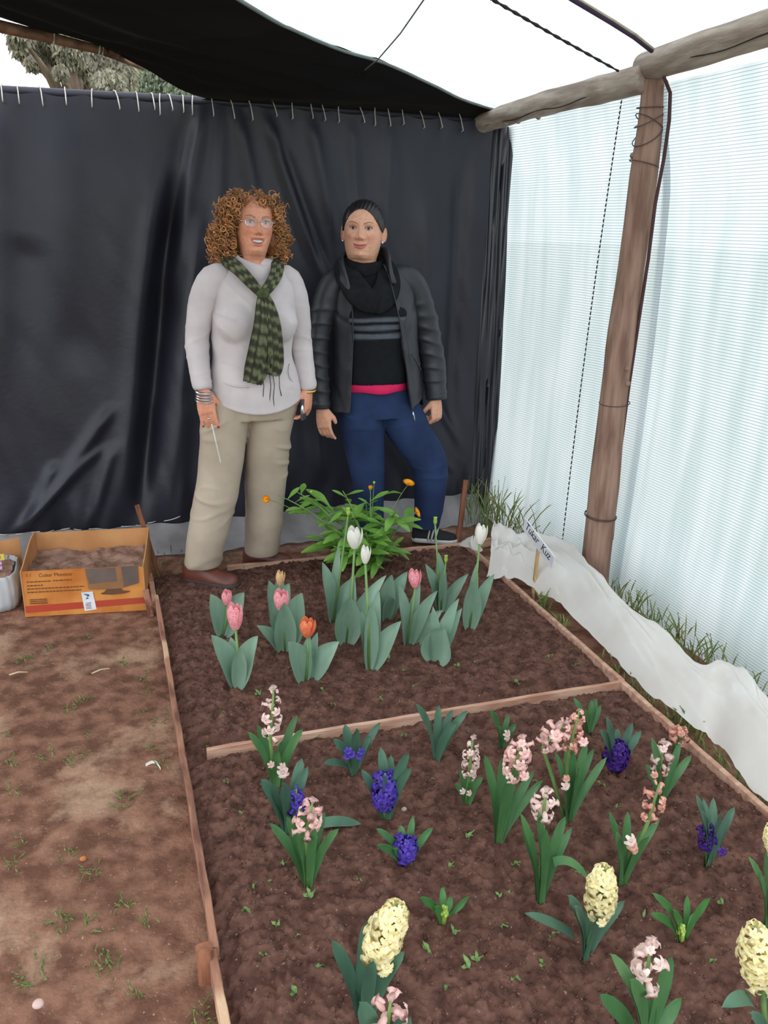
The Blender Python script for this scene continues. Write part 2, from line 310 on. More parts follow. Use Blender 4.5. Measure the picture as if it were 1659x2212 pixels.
# dark net that closes the corner between curtain and side wall
g = G(); P = []
for i in range(26):
    t = i/25; x = 1.915+.115*t; y0 = 4.245-.10*t
    P.append([(x+.10*0+.004*math.sin(i*2.1+k*.3)+.03*ss(.0, 1, (1-k/40))*t, y0-.010*math.sin(i*1.35)-.008*math.sin(i*3.1+k*.12), -0.03+2.06*k/40) for k in range(41)])
g.grid(P); g.build('corner_net', M('crinkled_black_net', (30, 30, 36), 0.35, 0.6, (58, 58, 66), scale=9, stretch=(8, 8, .5), lo=.45, hi=.75), wall_back)

# ---- poles
def log(name, a, b, r0, r1, mat, label, cat, n=26, knots=5, sd=1, end=True):
    rr = random.Random(sd); a, b = V(a), V(b); g = G(); pts = []; rad = []; ph = rr.uniform(0, 6)
    for i in range(n+1):
        t = i/n; q = a.lerp(b, t)+V((.006*math.sin(t*7+ph), .0, .006*math.sin(t*5+ph*2))); pts.append(q); rad.append((r0+(r1-r0)*t)*(1+.03*math.sin(t*23+ph)+rr.uniform(-.012, .012)))
    if end:
        d = (b-a).normalized(); pts = [pts[0]-d*.008]+pts+[pts[-1]+d*.008]; rad = [rad[0]*.82]+rad+[rad[-1]*.82]
    g.tube(pts, rad, 22, wob=.02)
    o = g.build(name, mat, sharp=60); tag(o, label, cat)
    for k in range(knots):
        t = rr.uniform(.06, .94); q = a.lerp(b, t); r = r0+(r1-r0)*t; u, w = frame(b-a); an = rr.uniform(2.6, 5.6)
        dr = u*math.cos(an)+w*math.sin(an); G().tube([q+dr*r*.8, q+dr*(r*1.05), q+dr*(r*1.13)], [r*.3, r*.2, r*.05], 8).build('knot', mat, o)
    return o
post = log('support_post', (2.045, 3.05, -.10), (2.075, 3.05, 2.085), .069, .049, M_post, 'upright brown wooden post beside the white net wall', 'post', knots=3, sd=4)
beam_a = log('roof_beam', (1.885, 4.24, 2.045), (2.045, 3.06, 2.108), .046, .055, M_wood, 'thinner grey log running from the post back to the curtain corner', 'beam', knots=6, sd=9)
beam_b = log('roof_beam', (2.06, 3.10, 2.150), (2.07, .3, 2.21), .053, .070, M_wood, 'thicker pale log running from the post towards the viewer', 'beam', knots=8, sd=2, n=40)
# crack lines in the logs
for ob, a, b, r in ((beam_a, (1.885, 4.24, 2.045), (2.045, 3.06, 2.108), .05), (beam_b, (2.06, 3.08, 2.150), (2.07, 1.6, 2.18), .056)):
    a, b = V(a), V(b); g = G(); pts = []
    for i in range(24): t = .1+.75*i/23; q = a.lerp(b, t); pts.append(q+V((-r*.80, 0, -r*.62+.006*math.sin(i*.7)))) 
    g.tube(pts, [0.0006]+[0.0022]*22+[0.0006], 5).build('crack', M_dcord, ob)
def wire(name, pts, r, mat, parent): 
    return G().tube(pts, r, 5).build(name, mat, parent)
def hoop(c, r, tilt=(0, 0), n=20, z=0): return [V((c[0]+r*math.cos(a), c[1]+r*math.sin(a), c[2]+tilt[0]*r*math.cos(a)+tilt[1]*r*math.sin(a))) for a in [2*math.pi*i/n for i in range(n+1)]]
M_wire = M('rusty_wire', (84, 66, 58), 0.6, 0.4)
for z, r, tl in ((2.0, .054, (.05, .05)), (1.95, .054, (-.5, .1)), (1.955, .0545, (.5, -.1)), (1.90, .055, (.7, .2)), (1.80, .0575, (-.2, .1)), (.85, .064, (.08, .05)), (.34, .070, (-.05, .05)), (.335, .070, (-.02, .06))):
    wire('wire_tie', hoop((2.045+.03*(z+.1)/2.18, 3.05, z), r, tl), .0022, M_wire, post)
wire('wire_tie', [V((2.06+.063*math.cos(a)*.6, 3.055, 2.13+.075*math.sin(a))) for a in [2*math.pi*i/20 for i in range(21)]], .003, M_wire, post)

# ---- right wall: white net sheets outside the post
def wx(y): return 2.10+.06*ss(4.15, 3.2, np.array(y)) if False else np.interp(y, (-1, 2.0, 3.0, 4.12), (2.155, 2.150, 2.145, 2.035))
def net_wall(name, y0, y1, ny, label, seed, bulge):
    P = []
    for y in np.linspace(y0, y1, ny):
        row = []
        for t in np.linspace(0, 1, 70):
            z = -.05+2.13*t; X0 = float(wx(y)); X0 = X0-.0*t
            f = .020*vnoise(np.array([y*4.2+.5*t]), np.array([t*1.1]), seed)[0]+.016*vnoise(np.array([y*13+t]), np.array([t*1.6]), seed+1)[0]+.005*vnoise(np.array([y*33]), np.array([t*3]), seed+2)[0]
            X0 += f*(1-.5*t)+bulge*math.sin(math.pi*t)*.03-(.055*ss(.8, 1, t) if y < 3.1 else .03*ss(.85, 1, t)); row.append((X0, y, z))
        P.append(row)
    g = G(); g.grid(P); return tag(g.build(name, M_net), label, kind='structure')
wall_r1 = net_wall('wall_right', 4.5, 2.98, 150, 'white woven net wall between the black curtain and the post', 31, 1)
wall_r2 = net_wall('wall_right', 3.03, .25, 220, 'white woven net wall on the near side of the post', 41, 1.6)
def seam(name, pts, parent, r=.0035):
    """dashed dark stitching as short threads"""
    g = G()
    for k in range(len(pts)-1):
        a, b = V(pts[k]), V(pts[k+1]); g.tube([a, a.lerp(b, .5)+V((-.002, 0, 0)), a.lerp(b, .82)], [r*.5, r, r*.4], 5)
    return g.build(name, M_dcord, parent)
pts = []
for i in range(90):
    t = i/89; px = 1345+(1213-1345)*t-6*math.sin(t*3); py = 205+(1195-205)*t; y = 3.42; q = plx(px, py, 2.075); pts.append(q)
seam('seam_thread', pts, wall_r1)
g = G(); q = [(1434, 165), (1447, 200), (1444, 260), (1432, 340), (1412, 440), (1396, 560), (1375, 690), (1353, 830), (1335, 960), (1322, 1080), (1313, 1165)]
hp = [pl(x+9*k/10, y, 2.93+.11*k/10) for k, (x, y) in enumerate(q)]; g.tube([hp[k].lerp(hp[k+1], t) for k in range(len(hp)-1) for t in (0, .33, .66)]+[hp[-1]], .0085, 7, flat=.5); g.build('rolled_hem', M('rolled_brown_hem', (82, 58, 58), .8, .2), wall_r2)
# ---- ceiling: black shade sheet at the back, white net over the bed
Rp = [pl(1075, 238, 4.16), pl(1000, 214, 3.99), pl(930, 180, 3.82), pl(830, 135, 3.62), pl(740, 108, 3.46), pl(640, 66, 3.22), pl(520, 0, 2.82), V((-.35, 2.05, 2.33)), V((-1.0, 1.4, 2.40)), V((-1.6, .7, 2.45))]
Lp = [pl(445, 214, 4.21), pl(400, 192, 4.10), pl(360, 170, 4.02), pl(300, 140, 3.95), pl(200, 98, 3.86), pl(90, 58, 3.78), pl(0, 33, 3.70), V((-1.1, 3.1, 2.34)), V((-2.0, 2.2, 2.45)), V((-2.6, 1.6, 2.5))]
def poly(P, t):
    t = min(max(t, 0), 1)*(len(P)-1); i = min(int(t), len(P)-2); f = t-i
    p0, p1, p2, p3 = P[max(i-1, 0)], P[i], P[i+1], P[min(i+2, len(P)-1)]
    return 0.5*((2*p1)+(p2-p0)*f+(2*p0-5*p1+4*p2-p3)*f*f+(3*p1-p0-3*p2+p3)*f**3)
P = [[(.30+1.66*j/49, 4.27, 2.035) for j in range(50)]]
for i in range(100):
    t = i/99; a, b = poly(Lp, t), poly(Rp, t); row = []
    for j in range(50):
        s = j/49; q = a.lerp(b, s); sag = .05*math.sin(math.pi*s)*ss(0, .3, t)+.012*math.sin(s*26+t*9)*ss(0, .15, t)*(1-.3*s)
        row.append((q.x, q.y, q.z-sag+.010*vnoise(np.array([s*9+t*3]), np.array([t*14]), 51)[0]))
    P.append(row)
g = G(); g.grid(P); ceil_b = tag(g.build('ceiling', M_blackroof), 'black shade sheet sagging overhead at the back', kind='structure')
P = []
for i in range(110):
    t = i/109; a = poly(Rp, t); y = a.y; yr = 4.2+(.6-4.2)*t; b = V((float(np.interp(yr, (-1, 3.05, 4.2), (2.09, 2.075, 1.915))), yr, float(np.interp(yr, (-1, 3.05, 4.2), (2.245, 2.19, 2.085))))); row = []
    for j in range(50):
        s = j/49; q = a.lerp(b, s); q.z += .05*math.sin(math.pi*s)**.7+.008*vnoise(np.array([s*7]), np.array([t*18]), 53)[0]+.004*math.sin(t*60+s*5)*(1-s); q.z += .004; row.append(q)
    P.append(row)
g = G(); g.grid(P); ceil_w = tag(g.build('ceiling', M_roofnet), 'white translucent net roof over the flower bed', kind='structure')
g = G(); g.tube([poly(Rp, i/60*.8)+V((.0, -.006, -.004)) for i in range(61)], .006, 6); g.build('edge_hem', M('grey_green_hem', (120, 128, 124), .8, .2), ceil_w)
# cords under the roof
def roofpt(px, py, z): return gp(px, py, z)
def cordline(name, pxs, z0, z1, r, label, mat, parent=None, cat='cord', twist=False):
    n = 60; g = G(); P = []
    for i in range(n+1):
        t = i/n; k = t*(len(pxs)-1); a = min(int(k), len(pxs)-2); f = k-a; x = pxs[a][0]*(1-f)+pxs[a+1][0]*f; y = pxs[a][1]*(1-f)+pxs[a+1][1]*f; P.append(gp(x, y, z0+(z1-z0)*t))
    g.tube(P, [r*(1+(.35*math.sin(i*1.9) if twist else 0)) for i in range(n+1)], 6); o = g.build(name, mat, parent); return tag(o, label, cat) if not parent else o
cordline('seam_cord', ((1040, -18), (1065, 0), (1200, 78), (1335, 153)), 2.165, 2.125, .0042, None, M_dcord, ceil_w, twist=True)
cordline('rolled_edge', ((1205, -22), (1240, 0), (1320, 48), (1370, 80), (1408, 110)), 2.19, 2.165, .008, None, M('purple_brown_edge', (66, 44, 70), .8, .2), ceil_w)
cordline('rolled_edge', ((1209, -24), (1245, -3), (1325, 45), (1374, 76), (1411, 106)), 2.195, 2.17, .005, None, M('straw_edge', (176, 166, 138), .8, .2), ceil_w)
cordline('thin_cord', ((930, -22), (915, 0), (865, 72), (815, 130), (765, 168), (700, 186)), 2.20, 2.13, .0026, 'thin grey cord hanging across the black and white roof sheets', M('grey_cord', (120, 116, 108), .8, .2))
g = G(); a = pl(587, 142, 4.0); b = pl(588, 222, 4.17); g.tube([a+V((-.005, 0, 0)), a.lerp(b, .25)+V((-.004, 0, 0)), a.lerp(b, .5), b], .004, 6); g.tube([a+V((.005, 0, 0)), a.lerp(b, .25)+V((.006, 0, 0)), a.lerp(b, .4)], .003, 6); tag(g.build('hanging_strap', M('dark_grey_strap', (70, 68, 80), .8, .2)), 'short dark strap hanging from the black roof to the curtain rail', 'strap')
g = G(); g.tube([pl(-60, 40, 3.55), pl(0, 57, 3.6), pl(110, 82, 3.7), pl(220, 109, 3.85), pl(310, 146, 4.02)], [.021, .021, .019, .016, .011], 10); bam = tag(g.build('bamboo_pole', M_bamboo), 'brown bamboo pole crossing the open gap under the black roof', 'pole')
g = G(); g.tube([pl(238, 112, 3.84), pl(262, 122, 3.93), pl(290, 136, 4.05)], [.008, .008, .006], 8); tag(g.build('bamboo_pole', M_bamboo), 'thin short cane tied to the end of the bamboo pole', 'pole')
for px, py, Y, r in ((117, 84, 3.71, .022), (215, 108, 3.84, .019), (222, 110, 3.855, .019)):
    c = pl(px, py, Y); wire('white_tie', [c+V((.004*math.sin(a), r*math.cos(a), r*math.sin(a))) for a in [2*math.pi*i/16 for i in range(17)]], .0035, M_cord, bam)

# ---- trees beyond the curtain
M_leafy = M('eucalyptus_leaves', (150, 152, 138), .7, .2, (118, 114, 102), scale=.9, detail=3, attr=True, transl=.3)
M_bark = M('tree_bark', (122, 106, 92), .9, .1, (88, 74, 64), scale=3)
def tree(px, base_y, Y, crown, label, tint, seed, nleaf, trunkpx):
    rr = random.Random(seed); base = pl(trunkpx, 230, Y); root = thing('tree', (base.x, Y, -.1), label, 'tree', 'trees beyond the curtain'); o = (base.x, Y, -.1)
    top = pl(trunkpx+10, crown[0][1], Y); g = G(); g.tube([V((base.x, Y, -.1)), V((base.x+.1, Y, base.z*.6)), V((base.x-.05, Y, (base.z+top.z)/2)), top], [.16, .12, .08, .03], 10)
    cs = [(pl(x, y, Y+rr.uniform(-1.2, 1.2)), r*Y/FPX) for x, y, r in crown]
    for c, r in cs: 
        k = V((base.x, Y, min(c.z, base.z)-.6)); g.tube([k, k.lerp(c, .6)+V((0, 0, .2)), c], [.07, .045, .015], 6)
    g.build('trunk', M_bark, root, o)
    g = G(); tot = sum(r*r for _, r in cs)
    for c, r in cs:
        for _ in range(int(nleaf*r*r/tot)):
            d = V((rr.gauss(0, 1), rr.gauss(0, 1), rr.gauss(0, 1))).normalized()*(r*rr.random()**.45); q = c+d; q.z -= rr.random()*r*.25
            a = V((rr.gauss(0, .5), rr.gauss(0, .5), -1)).normalized(); b = a.cross(V((rr.gauss(0, 1), rr.gauss(0, 1), rr.gauss(0, .3)))).normalized(); l = rr.uniform(.06, .13); w = l*.22; k = rr.uniform(.6, 1.25)*1.0
            g.add([q, q+a*l*.5+b*w, q+a*l, q+a*l*.5-b*w], [(0, 1, 2, 3)], [tuple(min(2, k*v) for v in tint)]*4)
    g.build('foliage', M_leafy, root, o)['kind'] = 'stuff'
tree(0, 0, 15, [(50, 92, 24), (80, 105, 26), (110, 115, 26), (145, 128, 28), (175, 142, 28), (205, 160, 30), (235, 180, 28), (150, 95, 30), (200, 120, 36), (110, 75, 26), (250, 150, 40), (38, 72, 18), (70, 130, 12), (130, 150, 12)], 'tall drooping grey-green tree at the left of the gap above the curtain', (1.15, 1.05, .98), 5, 26000, 170)
tree(0, 0, 19, [(250, 180, 45), (300, 190, 50), (350, 200, 44), (400, 205, 40), (440, 215, 36), (290, 150, 40), (330, 165, 34), (215, 205, 26), (480, 215, 30), (380, 180, 30)], 'denser brownish green tree on the right of the gap above the curtain', (.92, 1.05, .88), 6, 26000, 300)
# ================================================================ BED BOARDS AND STAKES
M_board = M('raw_plank', (204, 168, 146), .85, .2, (172, 126, 104), scale=7, detail=7, bump=.3, bscale=40, stretch=(1, 6, 6))
M_board2 = M('weathered_lath', (160, 116, 94), .85, .2, (108, 72, 60), scale=4, detail=6, bump=.35, bscale=40, stretch=(5, 1.1, 5), lo=.40, hi=.56)
# bleached stretches of the lath
nt = M_board2.node_tree; N = nt.nodes; L = nt.links; p = N['Principled BSDF']; src = p.inputs['Base Color'].links[0].from_socket
n3 = N.new('ShaderNodeTexNoise'); n3.inputs['Scale'].default_value = 2.2; n3.inputs['Detail'].default_value = 2; L.new([n for n in N if n.type == 'TEX_COORD'][0].outputs['Object'], n3.inputs['Vector'])
r3 = N.new('ShaderNodeValToRGB'); r3.color_ramp.elements[0].position = .56; r3.color_ramp.elements[1].position = .60; r3.color_ramp.elements[0].color = (0, 0, 0, 1); r3.color_ramp.elements[1].color = (.85, .85, .85, 1); L.new(n3.outputs['Fac'], r3.inputs[0])
mx = N.new('ShaderNodeMix'); mx.data_type = 'RGBA'; L.new(r3.outputs[0], mx.inputs[0]); L.new(src, mx.inputs[6]); mx.inputs[7].default_value = lin((205, 172, 140)); L.new(mx.outputs[2], p.inputs['Base Color'])
M_stake = M('brown_stake', (150, 100, 74), .8, .25, (104, 62, 46), scale=5, stretch=(6, 6, 1), bump=.2)
def plank(pxs, w, h, z, label, mat, cat='board', seg=10, jit=.0012):
    a, b = gp(*pxs[0], z), gp(*pxs[1], z); a.z = b.z = z-h/2; g = G(); g.bar(a, b, w, h, seg=seg, jit=jit); return tag(g.build('edging_board', mat, smooth=False), label, cat)
plank(((323, 1238), (334, 1292)), .022, .055, .022, 'short pale board end beside the cardboard box', M_board)
plank(((338, 1285), (466, 2045)), .017, .055, .022, 'long brown lath with bleached stretches along the left bed edge', M_board2, seg=24)
plank(((458, 2050), (508, 2330)), .019, .055, .022, 'nearest brown lath at the left bed edge below the short stub', M_board2, seg=8)
plank(((446, 1617), (1345, 1470)), .015, .045, .014, 'pinkish wooden lath dividing the tulips from the hyacinths', M_board, seg=20)
plank(((490, 1222), (1012, 1171)), .018, .045, .012, 'thin board along the back edge of the bed behind the calendula', M_board, seg=12)
plank(((1004, 1168), (1345, 1468)), .018, .05, .016, 'raw wooden board along the right bed edge beside the tulips', M_board, seg=14)
plank(((1340, 1466), (1760, 1838)), .019, .05, .016, 'raw wooden board along the right bed edge beside the hyacinths', M_board, seg=14)
plank(((1010, 1171), (1095, 1156)), .016, .045, .012, 'short board end behind the crumpled end of the white fleece', M_board, seg=3)
def stake(a, b, w, h, label, mat=M_stake, cat='stake', up=(0, 1, 0)):
    g = G(); a, b = V(a), V(b); g.bar(a-(b-a)*.15, b, w, h, up=up, seg=8, jit=.0012, bev=.2); return tag(g.build('wooden_stake', mat, sharp=40), label, cat)
stake(gp(336, 1222), pl(296, 1092, 3.78), .022, .018, 'leaning brown stick behind the right corner of the cardboard box')
stake(gp(990, 1166), pl(1006, 1037, 3.75), .026, .020, 'upright brown stake at the far right corner of the bed', up=(.25, 1, 0))
s = gp(326, 1330, -.04); stake((s.x, s.y+.02, -.04), (s.x-.012, s.y+.03, .065), .026, .03, 'short pale-topped stub holding the long lath by the cardboard box', M_board2)
s = gp(447, 2120, -.045); stake((s.x, s.y, -.045), (s.x-.002, s.y+.008, .042), .036, .034, 'short rusty brown stub at the lower left bed edge', M_stake)

# ================================================================ CARDBOARD BOX AND PLANTER
M_card = M('cardboard', (196, 146, 100), .85, .15, (176, 124, 80), scale=6, bump=.08, bscale=120)
M_cardo = M('printed_orange_cardboard', (206, 140, 72), .6, .3, (178, 100, 40), scale=7, detail=6)
M_ink = M('brown_ink', (96, 60, 40), .7, .2, (126, 80, 50), scale=60)
M_red = M('red_print', (176, 66, 46), .6, .3, (150, 82, 56), scale=12, lo=.2, hi=.5)
M_mon = M('grey_print', (92, 80, 76), .6, .3, (108, 92, 84), scale=8)
M_mon2 = M('brown_print', (146, 104, 70), .6, .3); M_paper = M('white_paper', (226, 226, 230), .6, .3); M_blue = M('blue_print', (48, 96, 160), .5, .3)
M_boxsoil = M('dry_box_soil', (158, 126, 110), .95, .1, (112, 84, 70), scale=14, detail=8, bump=.6, bscale=60)
fl, fr = gp(55, 1333, -.045), gp(317, 1318, -.045); ux = (fr-fl).normalized(); uy = V((-ux.y, ux.x, 0)); BW, BD = (fr-fl).length, .33
root = thing('cardboard_box', fl, 'open orange printed monitor carton filled with soil beside the leaning stick', 'box')
root.rotation_euler.z = math.atan2(ux.y, ux.x)
HF, HB = .205, .262; th = .005
def wallp(P, t, name, mat, parent=root):
    """thin board: outline P (list of 3-D points) thickened along vector t"""
    g = G(); P = [V(p) for p in P]; n = len(P); t = V(t); g.add(P+[p+t for p in P], [tuple(range(n-1, -1, -1)), tuple(range(n, 2*n))]+[(i, (i+1) % n, n+(i+1) % n, n+i) for i in range(n)]); return g.build(name, mat, parent, smooth=False)
front = wallp([(0, 0, 0), (BW, 0, 0), (BW-.002, .004, HF-.004), (BW*.75, .002, HF-.004), (BW*.45, .0, HF+.003), (.0, .004, HF)], (0, th, 0), 'front_panel', M_cardo)
wallp([(0, BD, 0), (BW, BD, 0), (BW, BD, HB), (BW*.5, BD+.004, HB-.004), (0, BD, HB-.004)], (0, -th, 0), 'back_panel', M_card)
side = [(BD*t, HF+(HB-HF)*ss(.1, .95, t)+.02*math.sin(math.pi*t)) for t in np.linspace(0, 1, 9)]
wallp([(0, 0, 0), (0, BD, 0)]+[(0, y, z) for y, z in reversed(side)], (th, 0, 0), 'side_panel', M_card)
side = [(BD*t, HF+(HB-HF)*t-.01*math.sin(math.pi*t)) for t in np.linspace(0, 1, 9)]
wallp([(BW, 0, 0), (BW, BD, 0)]+[(BW, y, z) for y, z in reversed(side)], (-th, 0, 0), 'side_panel', M_card)
def ground_fill(x0, x1, y0, y1, z, amp, seed, n=50):
    g = G(); xx = np.linspace(x0, x1, n); yy = np.linspace(y0, y1, n); X, Y = np.meshgrid(xx, yy, indexing='ij'); Z = z+amp*vnoise(X*30, Y*30, seed)+amp*.6*vnoise(X*70, Y*70, seed+1)+amp*vnoise(X*10, Y*10, seed+2)
    g.grid([[(X[i, j], Y[i, j], Z[i, j]) for j in range(n)] for i in range(n)]); return g
ground_fill(th, BW-th, th, BD-th, .172, .022, 61).build('soil_fill', M_boxsoil, root)
# printing on the front panel
def flat(P, name, mat, parent, d): g = G(); g.add([(x, d, z) for x, z in P], [tuple(range(len(P)))]); return g.build(name, mat, parent, smooth=False)
S = HF
flat([(.004, .018), (BW-.004, .034), (BW-.004, .062), (.004, .05)], 'red_stripe', M_red, front, -.0007)
def px2box(u, v): return (BW*(u-52)/(1500-52), S*(1-(v-178)/(740-178)+.04*(u-52)/1450*0))
mon = [(805, 172), (1435, 160), (1432, 385), (1240, 432), (1140, 445), (880, 440), (830, 430)]
flat([px2box(*q) for q in mon], 'monitor_print', M_mon2, front, -.0009)
flat([px2box(*q) for q in ((815, 176), (1165, 176), (1172, 345), (840, 365))], 'monitor_print', M_mon, front, -.0014)
flat([px2box(*q) for q in ((1235, 172), (1432, 164), (1428, 380), (1250, 425))], 'monitor_print', M_mon, front, -.0014)
flat([px2box(*q) for q in ((1040, 440), (1215, 440), (1230, 470), (1310, 478), (1315, 490), (1240, 508), (1100, 515), (990, 505), (960, 492), (1010, 475))], 'monitor_print', M('dark_brown_print', (104, 74, 54), .6, .3), front, -.0012)
flat([px2box(*q) for q in ((735, 466), (872, 460), (898, 690), (755, 704))], 'paper_label', M_paper, front, -.0016)
flat([px2box(*q) for q in ((755, 482), (822, 492), (832, 515), (800, 525), (822, 545), (780, 556), (806, 515))], 'blue_mark', M_blue, front, -.0022)
for k in range(5): flat([px2box(770+rng.randint(0, 20), 600+k*18), px2box(845-rng.randint(0, 25), 594+k*18), px2box(848, 600+k*18), px2box(772, 607+k*18)], 'label_lettering', M_rail, front, -.0022)
def text(body, size, mat, name, parent, mw, shear=0, ext=.0003):
    c = bpy.data.curves.new('t', 'FONT'); c.body = body; c.size = size; c.shear = shear; c.extrude = ext; o = bpy.data.objects.new('t', c); COL.objects.link(o); dg = bpy.context.evaluated_depsgraph_get(); dg.update()
    me = bpy.data.meshes.new_from_object(o.evaluated_get(dg)); bpy.data.objects.remove(o); me.materials.clear(); me.materials.append(mat); ob = bpy.data.objects.new(name, me); COL.objects.link(ob); ob.parent = parent; ob.matrix_local = mw; return ob
RX = Matrix.Rotation(math.pi/2, 4, 'X')
q = px2box(262, 246); text('Color Monitor', .0225, M_ink, 'lettering', front, Matrix.Translation((q[0], -.0012, q[1]-.0005))@RX)
q = px2box(112, 240); text('1 /', .022, M_ink, 'lettering', front, Matrix.Translation((q[0], -.0012, q[1]))@RX)
for u0, u1, v in ((118, 395, 303), (425, 640, 300), (118, 300, 350), (112, 780, 390), (112, 740, 432)):
    g = G(); u = u0
    while u < u1: w = rng.uniform(18, 46); a = px2box(u, v-7); b = px2box(min(u+w, u1), v+7); g.add([(a[0], -.0012, a[1]), (b[0], -.0012, a[1]), (b[0], -.0012, b[1]), (a[0], -.0012, b[1])], [(0, 1, 2, 3)]); u += w+9
    g.build('small_print', M_ink, front, smooth=False)
for v in (525, 548, 572): a, b = px2box(125, v-6), px2box(330, v+7); flat([a, (b[0], a[1]), b, (a[0], b[1])], 'small_print', M_ink, front, -.0012)
# second planter at the left edge
M_bag = M('grey_white_plastic', (196, 202, 206), .4, .5, (150, 146, 142), scale=5, detail=4, transl=.1)
bx = fl.x-.012; root2 = thing('planter_box', (bx-.42, 3.56, -.045), 'cardboard planter wrapped in whitish plastic at the left edge of the picture', 'planter')
g = G(); R = []
for z, k in ((0, 1), (.03, 1.03), (.09, 1.035), (.135, 1.0), (.15, .985), (.152, .965), (.12, .95)):
    ring = []
    for i in range(60):
        a = 2*math.pi*i/60; cx, cy = .2*k, .15*k; x = .2+cx*math.copysign(abs(math.cos(a))**.4, math.cos(a)); y = .15+cy*math.copysign(abs(math.sin(a))**.4, math.sin(a)); ring.append(V((x+.003*math.sin(i*1.7+z*60), y+.004*math.sin(i*2.3), z-.03*max(0, .3-x)*(z > .05))))
    R.append(ring)
g.rings(R, cap=True); g.build('plastic_wrap', M_bag, root2)
ground_fill(.02, .38, .02, .28, .135, .02, 71, 36).build('soil_fill', M_boxsoil, root2)
wallp([(.0, .30, 0), (.405, .30, 0), (.405, .30, .225), (.3, .30, .215), (.0, .30, .19)], (0, -.005, 0), 'back_panel', M_card, root2)
pk = thing('seed_packet', (bx-.14, 3.70, .095), 'small packet printed with pink and purple flowers standing in the planter', 'packet')
M_pack = M('pink_flower_print', (226, 176, 214), .4, .5, (104, 70, 120), scale=55, detail=2, lo=.42, hi=.58)
g = G(); g.bar((-.10, 0, .035), (.06, .0, .035), .006, .075, seg=1); g.build('packet_body', M_pack, pk, smooth=False)
g = G(); g.bar((.06, 0, .058), (.0735, .0, .058), .007, .028, seg=1); g.build('packet_tab', M('yellow_tab', (226, 208, 60), .5, .4), pk, smooth=False)

# ================================================================ WHITE FLEECE, SIGN
M_fleece = M('white_fleece', (250, 248, 243), .75, .2, (240, 235, 228), scale=5, detail=4, transl=.35, alpha=.93)
low = [(1046, 1238), (1140, 1287), (1230, 1342), (1320, 1412), (1380, 1470), (1425, 1515), (1500, 1572), (1545, 1602), (1590, 1660), (1659, 1725), (1760, 1815)]
upp = [(1062, 1158), (1125, 1178), (1222, 1202), (1262, 1240), (1310, 1288), (1400, 1362), (1500, 1446), (1562, 1462), (1612, 1502), (1659, 1562), (1760, 1650)]
A = [gp(*q, .02)+V((.05*max(0, 1-abs(k-1)/2.2), 0, 0)) for k, q in enumerate(low)]; B = [gp(*q, .115) for q in upp]
P = []; nL = 170
for i in range(nL):
    t = i/(nL-1); a, b = poly(A, t), poly(B, t); c = V((b.x+.10, b.y+.01, .01)); row = []; hh = .095+.03*math.sin(t*9)
    crump = (1-ss(.02, .22, t))
    for j in range(46):
        s = j/45
        if s < .72: u = s/.72; q = a.lerp(b, u)+V((-.02, 0, hh*math.sin(math.pi*min(1, u*.62)))) if False else a.lerp(b, u)+V((0, 0, hh*(math.sin(math.pi*.5*min(1, u*1.5))-u*.35)*1.0))
        else: u = (s-.72)/.28; q = (b+V((0, 0, hh*.65))).lerp(c, u)
        n1 = .020*vnoise(np.array([t*13+s*3]), np.array([s*5]), 81)[0]+.016*vnoise(np.array([t*8-s*7]), np.array([s*9+t*20]), 82)[0]+.006*vnoise(np.array([t*60+s*20]), np.array([s*14-t*30]), 85)[0]+.05*vnoise(np.array([t*90]), np.array([s*10]), 83)[0]*crump+.05*vnoise(np.array([t*40]), np.array([s*5]), 84)[0]*crump
        q = q+V((n1*.5, n1*.25, n1*1.1)); q.z = max(q.z, .006+.004*math.sin(t*50)); row.append(q)
    P.append(row)
g = G(); g.grid(P); tag(g.build('fleece_cover', M_fleece), 'long white fleece cover lying gathered beside the right bed board', 'fleece')
g = G(); rr = random.Random(3); P = []
for i in range(26):
    a = 2*math.pi*i/25; row = []
    for j in range(9): s = j/8; r = (.05*(1-s)+.004)*(1+.35*math.sin(3*a+s*4)); row.append(V((1.70+r*math.cos(a), 3.62+r*math.sin(a)*1.2, .012+.045*s*(1+.3*math.sin(a*4)))))
    P.append(row)
g.grid(P); tag(g.build('paper_scrap', M_fleece), 'small crumpled white scrap in the far right corner of the bed', 'scrap')
sg = gp(1151, 1281); root = thing('plant_sign', sg, 'white lettered plant sign on a pale wooden stick beside the fleece', 'sign')
tp = plx(1163, 1192, sg.x+.005); g = G(); g.bar(sg-V((0, 0, .06)), V((sg.x+.004, tp.y, tp.z+.03)), .020, .010, up=(1, 0, 0), seg=3, jit=.0006); g.build('stick', M('pale_stick', (206, 178, 132), .8, .2, (180, 148, 104), scale=6, stretch=(5, 5, 1)), root, sg)
XS = sg.x-.006; c0, c1, c2, c3 = [plx(*q, XS) for q in ((1136, 1116), (1198, 1203), (1191, 1226), (1131, 1148))]
yl, yr = (c0.y+c3.y)/2, (c1.y+c2.y)/2; zt, zb = (c0.z+c1.z)/2, (c3.z+c2.z)/2; Ls = (c1-c0).length
ax = ((c1-c0)+(c2-c3)).normalized(); az = V((-1, 0, 0)).cross(ax)*-1; az = az if az.z > 0 else -az; ctr = (c0+c1+c2+c3)/4; hh = ((c0-c3).length+(c1-c2).length)/2*.9
g = G(); g.bar(ctr-ax*Ls/2, ctr+ax*Ls/2, .006, hh, up=az, seg=1); plate = g.build('sign_plate', M_paper, root, sg, smooth=False)
mw = Matrix((( ax.x, az.x, -1, 0), (ax.y, az.y, 0, 0), (ax.z, az.z, 0, 0), (0, 0, 0, 1)))
M_pen = M('black_marker', (34, 34, 40), .6, .3)
